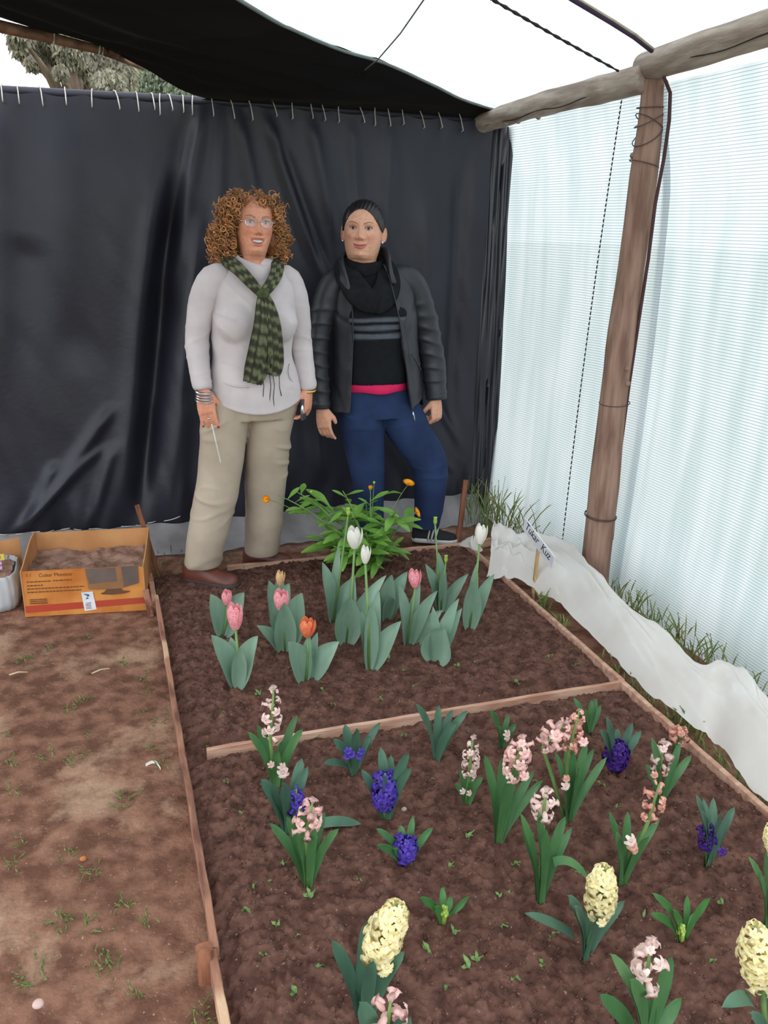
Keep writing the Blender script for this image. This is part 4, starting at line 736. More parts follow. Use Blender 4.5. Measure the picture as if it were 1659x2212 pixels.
for i, (x, y) in enumerate([(150, 1530), (180, 1515), (60, 1420), (40, 1430), (160, 1650), (175, 1635), (15, 1590), (20, 1655), (95, 1640), (200, 1590), (300, 1540), (310, 1460), (260, 1430), (270, 1725), (265, 1745), (30, 1720), (130, 1995), (320, 1995), (130, 2010), (200, 1880), (190, 1900), (145, 1855), (265, 1965), (205, 2000), (235, 2085), (220, 2080), (240, 2100), (300, 2150), (60, 2120), (55, 2110), (425, 2195), (440, 2200), (350, 1660), (330, 1620), (185, 1380), (320, 1490), (345, 1560), (30, 1870), (35, 1830), (110, 1400)]):
    q = gp(x, y, -.045); o = bpy.data.objects.new('grass_tuft', TM[i % 5]); COL.objects.link(o); o.location = (q.x, q.y, float(f_path(np.array([[q.x]]), np.array([[q.y]]))[0, 0])); o.rotation_euler.z = rr.uniform(0, 6.28); s = rr.uniform(.7, 1.3); o.scale = (s, s, s*.8); tag(o, 'sparse low grass tuft growing on the trodden path', 'grass tuft', 'grass tufts on the path')
g = G(); rr = random.Random(8)
def blades(g, x, y, n, h, sp):
    for k in range(n):
        s = V((x+rr.gauss(0, sp), y+rr.gauss(0, sp*2), -.04)); a = rr.uniform(0, 6.28); hh = h*rr.uniform(.4, 1.15); e = s+V((math.cos(a)*hh*rr.uniform(.1, .6), math.sin(a)*hh*rr.uniform(.1, .7), hh)); e.x = min(e.x, 2.115); leaf(g, s, e, rr.uniform(.003, .006), 'strap', (rr.uniform(-1, 1), -1, .2), n=5, fold=.1, bow=.12)
for y in np.arange(1.3, 3.9, .05): blades(g, 2.06, y, 9, .14 if y < 2.9 else .10, .025)
for y in np.arange(3.7, 4.1, .05): blades(g, 1.93, y, 16, .26, .05)
for y in np.arange(1.4, 2.5, .05): blades(g, 1.728, y, 6, .06, .008)
blades(g, 1.722, 2.92, 26, .10, .010); blades(g, 1.722, 2.75, 22, .08, .010); blades(g, 1.74, 2.0, 20, .10, .02); blades(g, .45, 3.85, 16, .05, .05); blades(g, .2, 3.95, 20, .06, .08)
go = G()
for y in np.arange(.8, 4.0, .08):
    for k in range(14): s = V((2.28+rr.gauss(0, .04), y+rr.gauss(0, .06), -.1)); h_ = rr.uniform(.15, .4); leaf(go, s, s+V((rr.uniform(-.05, .1), rr.uniform(-.1, .1), h_)), .006, 'strap', (rr.uniform(-1, 1), -1, .2), n=5, fold=.1)
tag(go.build('tall_grass', M_grass, meadow), kind='stuff')
tag(g.build('wall_grass', M_grass), 'rough green grass growing along the foot of the white net wall', 'grass', kind='stuff')
g = G(); P = []
for i in range(13): t = i/12; q = gp(315+32*t, 1655-7*math.sin(t*3.1)+8*max(0, t-.75)*4, -.03); P.append([q+V((0, .006, .004)), q+V((0, 0, .009)), q+V((0, -.007, .003))])
g.grid(P); tag(g.build('plastic_scrap', M_white), 'small curved white scrap on the path beside the long lath', 'scrap')
for (a, b, label) in (((198, 1455), (237, 1444), 'short dry straw on the path in the upper left'), ((20, 1458), (60, 1452), 'thin bent straw on the path near the left edge')):
    A_, B_ = gp(*a, -.035), gp(*b, -.035); G().tube([A_, A_.lerp(B_, .5)+V((0, 0, .006)), B_], .003, 6).build('straw', M_straw); tag(bpy.data.objects[-1] if False else [o for o in COL.objects if o.name.startswith('straw')][-1], label, 'straw')
def stone(px, py, r, label, col, z=-.035):
    q = gp(px, py, z); g = G(); g.ball(q+V((0, 0, r*.35)), (r, r*.85, r*.7), 14, 9); vs = []
    for v in g.v: n_ = noise.noise(V(v)*60)*.25; vs.append(tuple(q+(V(v)-q)*(1+n_)))
    g.v = vs; tag(g.build('pebble', M('pebble_'+str(px), col, .8, .2, scale=40)), label, 'pebble')
stone(84, 2172, .012, 'roundish whitish pebble at the bottom left', (206, 176, 166)); stone(873, 1750, .008, 'small pale pebble in front of the caged violet hyacinth', (176, 160, 150), 0); stone(180, 1857, .009, 'small orange-brown pebble at the left of the path', (176, 110, 66))
# ================================================================ PEOPLE
def tab(z, zs, vs):
    """smooth table lookup"""
    zz = np.linspace(zs[0]-.02, zs[-1]+.02, 1200); v = np.interp(zz, zs, vs); k = 21; v = np.convolve(np.pad(v, k//2, 'edge'), np.hanning(k+2)[1:-1]/np.hanning(k+2)[1:-1].sum(), 'valid'); return np.interp(z, zz, v)
def head_geo(P):
    """head and neck as one skin: radial table plus features; P = dict of proportions. Returns verts, faces, colours (head at origin, face to -y)"""
    zs = [-.26, -.20, -.135, -.122, -.113, -.10, -.08, -.055, -.03, 0, .03, .06, .085, .103, .113, .118]
    yf = np.array([.044, .042, .043, .056, .080, .091, .0925, .093, .094, .094, .096, .092, .078, .052, .028, .003])
    yb = np.array([.075, .068, .062, .062, .062, .064, .070, .080, .088, .094, .097, .096, .087, .064, .036, .003])
    w = np.array([.058, .054, .052, .052, .053, .057, .063, .069, .0735, .076, .077, .075, .065, .046, .026, .003])
    jaw = P.get('jaw', 1.0); w = w*np.interp(zs, [-.2, -.13, -.11, -.06, -.02, .03], [P.get('neck', 1), P.get('neck', 1), jaw, (jaw+1)/2, 1, 1])
    z = np.concatenate([np.linspace(-.24, -.13, 16)[:-1], np.linspace(-.13, -.095, 30)[:-1], np.linspace(-.095, .045, 128)[:-1], np.linspace(.045, .1178, 40)])
    th = np.concatenate([np.radians(np.linspace(-180, -80, 26)[:-1]), np.radians(np.linspace(-80, 80, 170)[:-1]), np.radians(np.linspace(80, 180, 26)[:-1])])
    Z, TH = np.meshgrid(z, th, indexing='ij'); YF, YBk, WW = (tab(Z, zs, v) for v in (yf, yb, w)); c = np.cos(TH); s = np.sin(TH)
    pe = .92+.55*ss(-.045, -.10, Z)*ss(-.128, -.112, Z)*(c > 0); X = WW*np.sign(s)*np.abs(s)**pe; Y = np.where(c > 0, -YF*np.abs(c)**.86, YBk*np.abs(c)**.9)
    front = ss(.05, .45, c); A = np.abs(X)
    def gs(x0, z0, sx, sz, a): return a*np.exp(-((A-x0)/sx)**2-((Z-z0)/sz)**2)
    D = gs(0, .012, .0085, .020, .006)+gs(0, -.012, .0095, .016, .010)+gs(0, -.029, .0120, .0105, .0155)+gs(.0138, -.033, .0064, .0065, .0080)-gs(.007, -.0405, .004, .003, .004)
    D += -gs(.031, .008, .019, .012, .0085)+gs(.030, .028, .022, .008, .0035)+gs(.040, -.024, .020, .016, P.get('cheek', .005))-gs(.030, -.048, .012, .02, .002)
    D += gs(.031, .0065, .0125, .0068, .0062)                               # eyeballs under the lids
    mz = P.get('mouth_z', -.066); mw = P.get('mouth_w', .024); smile = P.get('smile', .004); ZM = Z-smile*(A/mw)**2*(A < mw*1.4)
    op = P.get('open', 0.0)
    def lip(z0, sx, sz, a): return a*np.exp(-(A/sx)**4-((ZM-z0)/sz)**2)
    D += lip(mz+.0055+op, mw*.95, .0042, .0040)+lip(mz-.0065-op, mw*.82, .0048, .0052)-lip(mz, mw*1.02, .0016+op*.8, .0040+op*.35)
    D += gs(0, -.100, .018, .011, .0055)-gs(0, -.086, .02, .005, .0022)
    Y = Y-D*front
    # colours
    skin = np.array(P['skin']); C = np.ones(X.shape+(3,))*skin
    def paint(mask, col): C[:] = C*(1-mask[..., None])+np.array(col)*mask[..., None]
    fm = (c > 0).astype(float)
    paint(np.exp(-((A-.042)/.020)**2-((Z+.028)/.020)**2)*fm*.5, P['blush']); paint(np.exp(-(A/.012)**2-((Z+.030)/.011)**2)*fm*.35, P['blush'])
    paint(np.exp(-((A-.0065)/.0032)**2-((Z+.041)/.0024)**2)*fm*.75, (.16, .06, .045))
    paint(ss(-.004, .004, .0165-np.abs(A-.031))*np.exp(-((Z-.0125)/.0075)**2)*fm*P.get('shadow', .3), P.get('lid', (.35, .2, .17)))
    dx = A-.0312; hz = np.clip(1-(dx/.0142)**2, 0, 1); zc = Z-.0075-.0012*dx/.014; up = .0056*hz; lo = -.0046*hz; ins = ss(-.0006, .0006, up-zc)*ss(-.0006, .0006, zc-lo)*(hz > .02)*fm
    paint(ss(-.001, .0008, .0026-np.abs(zc-up-.0012))*(np.abs(dx) < .0155)*fm*.9, (.05, .03, .025)); paint(ss(-.001, .0008, .0012-np.abs(zc-lo+.0006))*(np.abs(dx) < .014)*fm*.5, (.2, .1, .08))
    paint(ins, (.42, .39, .37)); gx = P.get('gaze', 0); xx = np.where(X < 0, X+.0312-gx, X-.0312-gx); ri = np.sqrt(xx**2+(zc-.0006)**2); paint(ins*ss(-.0007, .0007, .0056-ri), P['iris']); paint(ins*ss(-.0005, .0005, .0026-ri), (.01, .01, .01))
    bz = Z-(P.get('brow_z', .026)+.0055*(1-((A-.036)/.02)**2)); paint(ss(-.0015, .0012, P.get('brow_t', .0021)*(1-.55*ss(.034, .052, A))-np.abs(bz))*(A > .0135)*(A < .052)*fm*P.get('brow_a', .9), P['brow'])
    lm = (A < mw)*fm; top = mz+.0085*(1-(A/mw)**2)+.001+op*np.clip(1-(A/mw)**2, 0, 1); top = top-.0016*np.exp(-(A/.004)**2); bot = mz-.0125*np.sqrt(np.clip(1-(A/mw)**2, 0, 1))-op*np.clip(1-(A/mw)**2, 0, 1)
    paint(ss(-.001, .001, top-ZM)*ss(-.001, .001, ZM-bot)*lm, P['lips'])
    if op > 0:
        ot = op*1.15*np.clip(1-(A/(mw*.85))**2, 0, 1); paint(ss(-.0007, .0007, ot-np.abs(ZM-mz))*lm, (.10, .025, .02)); paint(ss(-.0007, .0007, ot*.66-np.abs(ZM-mz-ot*.22))*ss(.74, .66, A/mw)*lm, (.72, .68, .62))
    else: paint(ss(-.0004, .0012, .0013-np.abs(ZM-mz))*(A < mw*1.02)*fm*.85, (.22, .07, .06))
    sc = P.get('scale', 1.0); V_ = np.stack([X*sc*P.get('wide', 1), Y*sc, Z*sc], -1); nz, nt_ = Z.shape; F = []
    for i in range(nz-1):
        for j in range(nt_): k = (j+1) % nt_; F.append((i*nt_+j, i*nt_+k, (i+1)*nt_+k, (i+1)*nt_+j))
    F.append(tuple((nz-1)*nt_+j for j in range(nt_))); Vv = V_.reshape(-1, 3); Cc = C.reshape(-1, 3)
    # ears
    for sd in (-1, 1):
        g = G(); R = []
        for i in range(13):
            a = math.pi*(-.5+i/12); zc_ = -.012+.030*math.sin(a); dep = .016*math.cos(a)**.7+.002; R.append([V((sd*(.0745*P.get('earw', 1)+x*.011+.007*(y > .5)*math.cos(a)), .004+dep*y*1.15+.004, zc_)) for x, y in ((0, -.4), (1, -.2), (1.1, .4), (1.5, 1.0), (1.0, 1.25), (0, .9))])
        g.rings(R); v = np.array(g.v)*sc; v[:, 0] *= P.get('wide', 1); o = len(Vv); Vv = np.concatenate([Vv, v]); Cc = np.concatenate([Cc, np.ones((len(v), 3))*skin*np.array((1.0, .9, .88))]); F += [tuple(q+o for q in f) for f in g.f]
    return Vv, F, Cc
def hand(g, wrist, d, n, s, curl=(.3, .35, .4, .45), size=1.0, thumb=(.45, .35), spread=.12, nails=None):
    """palm, four unequal fingers and a thumb as lofts in g. d: fingers, n: back of the hand, s: thumb side"""
    w = V(wrist); d = V(d).normalized(); n = V(n); n = (n-d*n.dot(d)).normalized(); s_ = n.cross(d); s = s_ if s_.dot(V(s)) > 0 else -s_; k = size
    R = []
    for t, hw, ht, off in ((-.03, .024, .019, 0), (0, .025, .018, 0), (.02, .031, .019, .001), (.045, .038, .0185, .002), (.07, .0395, .0165, .001), (.088, .038, .0135, 0), (.094, .034, .010, 0)):
        c = w+d*(t*k)+s*(off*k); R.append([c+s*(hw*k*math.cos(a))+n*(ht*k*math.sin(a)) for a in [2*math.pi*j/18 for j in range(18)]])
    g.rings(R)
    for i, (o, ln, r) in enumerate(((-.0285, .058, .0073), (-.0095, .071, .0080), (.0098, .076, .0083), (.0285, .069, .0081))):
        p = w+d*(.080*k)+s*(o*k); ang = 0; c = curl[i]; pts = [p, p+d*(.012*k)]; dirn = (d+s*(o*spread*12)).normalized(); q = pts[-1]
        for f, m in ((.42, .8), (.32, 1.15), (.26, .8)):
            ang += c*m; dd = dirn*math.cos(ang)-n*math.sin(ang)
            for h in range(2): q = q+dd*(ln*f*k/2); pts.append(q)
        rad = [r*k*1.1, r*k*1.12, r*k, r*k*1.06, r*k*.95, r*k*.98, r*k*.9, r*k*.62]; g.tube(pts, rad, 10, hint=n)
        if nails is not None: nails.append((pts[-1], (pts[-1]-pts[-2]).normalized(), (n*math.cos(ang)+dirn*math.sin(ang)).normalized(), r*k))
    b = w+d*(.022*k)+s*(.024*k)-n*(.006*k); t1 = (d*.75+s*thumb[0]-n*thumb[1]).normalized(); t2 = (d*.95+s*thumb[0]*.1-n*thumb[1]*1.2).normalized()
    g.tube([w+d*(.008*k)+s*(.010*k), b, b+t1*(.022*k), b+t1*(.040*k), b+t1*(.040*k)+t2*(.016*k), b+t1*(.040*k)+t2*(.030*k)], [.016*k, .0155*k, .0125*k, .0108*k, .0102*k, .0062*k], 12)
def person(name, loc, label, headP, headM, core, hands, mat):
    root = thing(name, loc, label, 'person'); me = remesh(core, .0040, 5); P = co(me)
    nails = hands; C = np.ones((len(P), 3))*np.array(headP['skin'])*np.array((1.0, .97, .96))
    for (c, d, n, r, col) in nails:
        q = P-np.array(c); m = (np.linalg.norm(q+np.array(d)*.004, axis=1) < r*1.25)*((q@np.array(n)) > r*.25); C[m] = col
    hv, hf, hc = head_geo(headP); M3 = np.array(headM); hv = hv@M3[:3, :3].T+M3[:3, 3]
    bv = P; F = [tuple(p.vertices) for p in me.polygons]; o = len(bv); nm = bpy.data.meshes.new('body'); nm.from_pydata(np.concatenate([bv, hv]).tolist(), [], F+[tuple(i+o for i in f) for f in hf]); fixn(nm); setcol(nm, np.concatenate([C, hc])); bpy.data.meshes.remove(me)
    link('body', nm, mat, root); return root
def skinmat(n):
    m = M(n, (255, 255, 255), .48, .35, (240, 236, 234), scale=90, attr=True); p = m.node_tree.nodes['Principled BSDF']; p.inputs['Subsurface Weight'].default_value = .12; p.inputs['Subsurface Radius'].default_value = (.01, .004, .002); p.inputs['Subsurface Scale'].default_value = .5; return m
def Lc(c): return lin(c)[:3]
def limb(g, pts, rad, n=18, flat=1.0): g.tube(smoothpath(pts), smoothpath(rad), n, flat=flat)
def smoothpath(P, k=3):
    """catmull-rom refinement of points or radii"""
    sc = not hasattr(P[0], '__len__'); Q = [V((p, 0, 0)) if sc else V(p) for p in P]; out = []
    for i in range(len(Q)-1):
        p0, p1, p2, p3 = Q[max(i-1, 0)], Q[i], Q[i+1], Q[min(i+2, len(Q)-1)]
        for j in range(k): f = j/k; out.append(0.5*((2*p1)+(p2-p0)*f+(2*p0-5*p1+4*p2-p3)*f*f+(3*p1-p0-3*p2+p3)*f**3))
    out.append(Q[-1]); return [q.x for q in out] if sc else out
def ells(g, L, n=40, p=.9):
    cols = list(zip(*L)); R = [smoothpath(list(c)) for c in cols]; g.ell(list(zip(*R)), n, p)
def dispn(me, fn): P = co(me); N_ = nrm(me); setco(me, P+N_*fn(P, N_)[:, None])
def shoe(name, parent, heel, toe, mat_up, mat_sole, L_=.25, w=.042, hgt=.075, stripes=None, lace=None):
    heel, toe = V(heel), V(toe); d = (toe-heel); d.z = 0; d.normalize(); s = V((-d.y, d.x, 0)); o = heel.copy(); g = G(); R = []
    for t, hw, h in ((0, .5, .72), (.04, .72, .92), (.12, .82, 1.0), (.28, .84, 1.02), (.42, .88, .86), (.55, .95, .68), (.7, 1.0, .56), (.84, .95, .48), (.94, .72, .40), (1.0, .35, .26)):
        c = o+d*(L_*t); R.append([c+s*(w*hw*math.cos(a)*(1-.22*max(0, math.sin(a))))+V((0, 0, .016+max(0, math.sin(a))**.8*hgt*h-.006*max(0, -math.sin(a)))) for a in [2*math.pi*j/20 for j in range(20)]])
    g.rings(R); up = g.build(name, mat_up, parent); g = G(); R = []
    for z, k in ((0, .98), (.006, 1.05), (.018, 1.06), (.024, 1.0)):
        ring = []
        for i in range(40):
            a = 2*math.pi*i/40; t = .5-.5*math.cos(a); hw = np.interp(t, (0, .05, .15, .4, .7, .88, .97, 1), (.35, .62, .80, .80, 1.0, .92, .62, .3)); ring.append(o+d*(L_*(.5+(t-.5)*1.03*(k if k < 1.02 else 1.015)))+s*(w*hw*k*1.06*(1 if math.sin(a) >= 0 else -1)*min(1, abs(math.sin(a))*6))+V((0, 0, z)))
        R.append(ring)
    g.rings(R); g.build('sole', mat_sole, up)
    if stripes:
        for t in (.36, .44, .52):
            c = o+d*(L_*t); pts = [c+s*(w*np.interp(t, (.28, .55), (.84, .95))*math.cos(a)*(1-.22*math.sin(a))*1.02)+V((0, 0, .018+math.sin(a)**.8*hgt*np.interp(t, (.28, .42, .55), (1.02, .86, .68))*1.02))+d*(.012*math.sin(a)) for a in np.linspace(-.0, 1.15, 8).clip(.001)]; G().tube(pts, .0085, 6, flat=.5).build('stripe', stripes, up); pts2 = [c-s*(w*np.interp(t, (.28, .55), (.84, .95))*math.cos(a)*(1-.22*math.sin(a))*1.02)+V((0, 0, .018+math.sin(a)**.8*hgt*np.interp(t, (.28, .42, .55), (1.02, .86, .68))*1.02))+d*(.012*math.sin(a)) for a in np.linspace(0, 1.15, 8).clip(.001)]; G().tube(pts2, .0085, 6, flat=.5).build('stripe', stripes, up)
    if lace:
        g = G()
        for k in range(4):
            t = .40+.055*k; h = hgt*np.interp(t, (.28, .42, .55, .7), (1.02, .86, .68, .56))+.017; c = o+d*(L_*t)+V((0, 0, h)); g.tube([c-s*.018+V((0, 0, -.006)), c+V((0, 0, .003)), c+s*.018+V((0, 0, -.006))], .0055, 6)
        g.build('laces', lace, up)
    return up
# ---------------------------------------------------------------- woman in the grey sweater
M_skin = skinmat('skin'); M_swt = M('pale_grey_knit', (200, 190, 190), .9, .15, (190, 180, 181), scale=10, bump=.05, bscale=300, sheen=.2); M_pants = M('khaki_cotton', (176, 162, 144), .9, .15, (164, 149, 132), scale=8, bump=.06, bscale=250); M_brown = M('brown_leather', (112, 62, 50), .4, .45, (88, 46, 38), scale=10); M_bsole = M('dark_rubber', (74, 66, 64), .8, .2); M_hair = M('copper_hair', (192, 140, 94), .45, .5, (134, 90, 58), scale=30, attr=True); M_silver = M('silver', (215, 216, 222), .25, .5, metal=1.0); M_gold = M('gold', (220, 190, 110), .3, .5, metal=1.0); M_scarf = M('olive_scarf', (255, 255, 255), .95, .1, (225, 225, 225), scale=60, attr=True)
x0, y0 = .55, 3.58
core = G(); nl = []; nails1 = []
ells(core, [(.045, .0, .84, .10, .06), (.045, .0, .88, .12, .08), (.045, 0, 1.0, .12, .08), (.055, .0, 1.2, .13, .08), (.06, 0, 1.32, .10, .06), (.06, .012, 1.38, .05, .05), (.06, .012, 1.42, .048, .05)], 24)
limb(core, [(-.02, 0, .82), (-.11, -.01, .5), (-.20, .0, .08)], [.06, .045, .03]); limb(core, [(.11, .01, .82), (.10, .05, .5), (.08, .12, .08)], [.06, .045, .03])
limb(core, [(.0, 0, 1.31), (-.13, .0, 1.29), (-.184, .005, 1.08), (-.180, -.075, .90)], [.05, .042, .034, .027]); limb(core, [(.12, 0, 1.31), (.21, .0, 1.29), (.258, .02, 1.07), (.276, -.035, .88)], [.05, .042, .034, .027])
hand(core, (-.180, -.080, .885), (.12, -.20, -1), (-.35, -.92, 0), (1, 0, 0), (.20, .24, .26, .12), 1.04, nails=nl); nails1 += [q+(Lc((168, 40, 60)),) for q in nl]; nl = []
hand(core, (.276, -.038, .872), (-.08, -.16, -1), (.82, -.55, .0), (-.5, -.8, 0), (.62, .66, .66, .55), 1.04, thumb=(.35, .5), nails=nl); nails1 += [q+(Lc((235, 205, 200)),) for q in nl]
P1 = dict(skin=Lc((216, 152, 124)), blush=Lc((206, 112, 88)), iris=Lc((84, 80, 66)), brow=Lc((112, 76, 58)), brow_a=.7, brow_t=.0024, lips=Lc((200, 122, 108)), open=.0070, mouth_w=.0285, smile=.0062, mouth_z=-.0655, cheek=.006, jaw=.90, neck=.86, earw=1.0, shadow=.22)
HM1 = Matrix.Translation((.062, -.012, 1.537))@Matrix.Rotation(math.radians(2), 4, 'Z')@Matrix.Rotation(math.radians(3), 4, 'Y')@Matrix.Rotation(math.radians(-4), 4, 'X')
w1 = person('person', (x0, y0, 0), 'person in a pale grey sweater, khaki trousers and olive scarf, with curly copper hair', P1, HM1, core, nails1, M_skin)
# trousers
g = G(); ells(g, [(.05, .0, .93, .165, .115), (.05, .0, .90, .176, .122), (.048, .002, .84, .188, .130), (.046, .004, .79, .192, .132), (.042, .006, .75, .185, .125)])
def leg(g, L_): ells(g, L_, 36, .92)
leg(g, [(-.048, .0, .86, .105, .115), (-.085, -.004, .74, .104, .112), (-.100, -.010, .63, .097, .104), (-.117, -.018, .52, .096, .098), (-.146, -.022, .38, .095, .098), (-.185, -.018, .22, .089, .102), (-.210, -.004, .105, .084, .090), (-.214, .0, .078, .081, .086)])
leg(g, [(.140, .006, .86, .098, .115), (.120, .016, .74, .104, .112), (.106, .03, .63, .099, .104), (.100, .05, .50, .097, .098), (.094, .085, .30, .089, .094), (.084, .125, .08, .081, .088), (.083, .128, .055, .078, .082)])
me = remesh(g, .006, 5)
def wr1(P, N_):
    x, y, z = P.T; Q = P.copy(); Q[:, 2] += .35*(x-.04)*np.sign(x-.02)
    mk = ss(-.1, .35, sines(P, 22, 77)); f = .0045*sines(P, 30, 3, aniso=(.6, .5, 1.1)); f = f+.0100*mk*ridge(Q, 62, 31, (.25, .2, 1.2), .17)*ss(.84, .78, z)*ss(.44, .62, z)*(y < .06)
    f += .010*(.3+.7*mk)*ridge(Q, 46, 32, (.6, .5, 1.0), .17)*ss(.30, .14, z)*ss(.06, .10, z)+.0065*mk*ridge(P, 40, 33, (.7, .5, .9), .13)*np.exp(-((z-.42)/.12)**2)
    f -= .006*np.exp(-((x-.012-.1*(.8-z))/.010)**2)*ss(.70, .80, z)*(y < 0); return f
dispn(me, wr1); trousers = link('trousers', me, M_pants, w1)
shoe('shoe', w1, (-.290, .040, -.008), (-.130, -.075, 0), M_brown, M_bsole, .27, .050, .098); shoe('shoe', w1, (.005, .215, -.035), (.17, .165, 0), M_brown, M_bsole, .235, .046, .09)
# sweater
g = G(); ells(g, [(.05, 0, .835, .200, .146), (.05, 0, .88, .199, .148), (.048, 0, .94, .186, .138), (.043, 0, 1.01, .168, .122), (.047, 0, 1.09, .172, .124), (.055, -.004, 1.165, .180, .128), (.058, -.002, 1.24, .172, .118), (.06, .004, 1.305, .176, .100), (.06, .008, 1.35, .155, .082), (.061, .010, 1.385, .105, .070), (.061, .010, 1.41, .075, .064)])
for sx in (-.030, .140): g.ball((sx, -.072, 1.160), (.085, .074, .095), 20, 14)
me = remesh(g, .006, 16); P = co(me); x, y, z = P.T; tor = 1.0; dz = -.055*np.clip(1-((x-.055)/.20)**2, 0, 1)*ss(.95, .84, z)*tor*ss(.10, -.02, y)+.02*ss(.95, .84, z)*tor*ss(0, .1, y); P[:, 2] += dz; setco(me, P)
def wr2(P, N_):
    x, y, z = P.T; arm = np.zeros_like(x)+ARM; f = .0042*ridge(P, 70, 41, (.5, .4, 1.2), .22)*arm*(ss(.99, .9, z)+np.exp(-((z-1.07)/.06)**2)+.4*np.exp(-((z-1.25)/.05)**2)); f = f+.0018*sines(P, 34, 8, aniso=(.8, .6, 1))*(1-arm)+.0030*ridge(P+np.array((0, 0, 1))*(.6*(x-.05))[:, None]*np.sign(.05-x)[:, None], 38, 42, (.6, .4, 1.0), .13)*(1-arm)*(y < 0)
    f += .0045*np.exp(-((z-(1.185-.35*(x+.06)))/.008)**2)*(np.abs(x+.075) < .035)*(y < 0)-.0035*np.exp(-((z-(.935-.06*np.sin((x-.05)*9)))/.005)**2)*(np.abs(x-.05) < .15)*(y < -.03); f += .003*np.exp(-((z-.845+.055*np.clip(1-((x-.055)/.2)**2, 0, 1))/.006)**2)*(1-arm); return f
ARM = 0; dispn(me, wr2); sweater = link('sweater', me, M_swt, w1); ARM = 1
for pts, rad in (([(-.05, .005, 1.33), (-.105, .004, 1.322), (-.150, .003, 1.25), (-.175, .004, 1.15), (-.186, .004, 1.07), (-.186, -.035, .98), (-.181, -.072, .905), (-.180, -.078, .890)], [.058, .064, .058, .052, .049, .045, .038, .036]), ([(.165, .005, 1.33), (.203, .004, 1.320), (.236, .006, 1.24), (.252, .012, 1.14), (.259, .018, 1.06), (.268, -.005, .97), (.275, -.034, .888), (.276, -.037, .876)], [.056, .060, .055, .050, .046, .043, .037, .035])):
    g = G(); limb(g, pts, rad, 24); me = remesh(g, .006, 3); dispn(me, wr2); link('sleeve', me, M_swt, sweater)
g = G(); R = []
for r, zz in ((.070, 1.345), (.090, 1.356), (.101, 1.374), (.102, 1.402), (.094, 1.426), (.087, 1.438), (.079, 1.434), (.073, 1.41), (.069, 1.37)):
    R.append([V((.058+r*.95*math.cos(a), .004+r*.90*math.sin(a), zz+.55*r*math.sin(a)-.17*r*math.cos(a)+.003*math.sin(3*a+zz*40))) for a in [2*math.pi*i/40 for i in range(40)]])
g.rings(R, cap=False); g.build('turtleneck', M_swt, sweater)
for sx, sy, zz in ((-.180, -.078, .890), (.276, -.037, .876)):                   # ribbed cuffs
    G().tube([(sx, sy+.012, zz+.028), (sx, sy+.005, zz+.012), (sx, sy, zz)], [.0385, .039, .0365], 20).build('cuff', M_swt, sweater)
for pts in ([(-.118, -.066, .935), (-.085, -.112, .915), (-.045, -.138, .908), (.0, -.148, .905)], [(.188, -.085, .985), (.178, -.108, .955), (.186, -.108, .925), (.205, -.088, .905)]): G().tube(smoothpath(pts), .0032, 6).build('pocket_edge', M_swt, sweater)
# scarf
def ribbon(g, pts, ws, th=.010, pleat=3, seed=0, n=40, hint=(0, -1, 0), per=14.0):
    pts = smoothpath(pts, 6); ws = smoothpath(ws, 6); R = []; cols = []; m = len(pts); L_ = 0; lc = np.array(Lc((116, 121, 92))); dk = np.array(Lc((66, 66, 54)))
    for i, p in enumerate(pts):
        t = (pts[min(i+1, m-1)]-pts[max(i-1, 0)]).normalized(); u = t.cross(V(hint)).normalized(); nn = u.cross(t).normalized(); L_ += (p-pts[i-1]).length if i else 0; ring = []
        for j in range(n):
            a = 2*math.pi*j/n; s = math.cos(a); th_ = th*(1+.0*s); ring.append(p+u*(ws[i]*.5*s)+nn*(th_*math.copysign(abs(math.sin(a))**.6, math.sin(a))+.0045*math.sin(s*pleat*3.1+seed+L_*6)*(ws[i]/.06)))
            k = 1.0 if ((L_*100/4.6+.25*math.floor((s*.5+.5)*2.99+seed)) % 1) < .40 and ((s*.5+.5)*3.0) % 1 < .86 else 0.0; cols.append(tuple(lc*k+dk*(1-k)))
        R.append(ring)
    g.rings(R, True, True, cols)
g = G()
ribbon(g, [(.05, .085, 1.40), (-.030, .055, 1.405), (-.048, -.03, 1.40), (-.022, -.100, 1.375), (.022, -.132, 1.325), (.060, -.148, 1.282)], [.05, .055, .055, .052, .046, .036], .012, 3, 1)
ribbon(g, [(.07, .085, 1.41), (.140, .050, 1.41), (.152, -.035, 1.39), (.132, -.100, 1.35), (.100, -.135, 1.312), (.070, -.150, 1.280)], [.05, .055, .055, .052, .046, .036], .012, 3, 2)
g.col = Lc((78, 84, 58)); 
ribbon(g, [(.066, -.152, 1.275), (.062, -.172, 1.235), (.058, -.192, 1.17), (.045, -.190, 1.08), (.030, -.172, .99), (.012, -.160, .925)], [.036, .055, .074, .092, .100, .078], .010, 4, 0)
ribbon(g, [(.074, -.156, 1.275), (.088, -.178, 1.235), (.098, -.198, 1.17), (.104, -.196, 1.08), (.108, -.172, 1.00), (.100, -.160, .955)], [.034, .045, .058, .066, .068, .056], .010, 3, 3)
scarf = g.build('scarf', M_scarf, w1)
g = G(); g.ball((.068, -.160, 1.280), (.026, .022, .022), 18, 12); kn = np.array(Lc((84, 92, 60))); g.c = [tuple(kn*(1 if (v[0]*90) % 1 < .5 else .75)) for v in g.v]; g.build('scarf_knot', M_scarf, scarf)
M_thread = M('dark_fringe', (62, 60, 56), .9, .1)
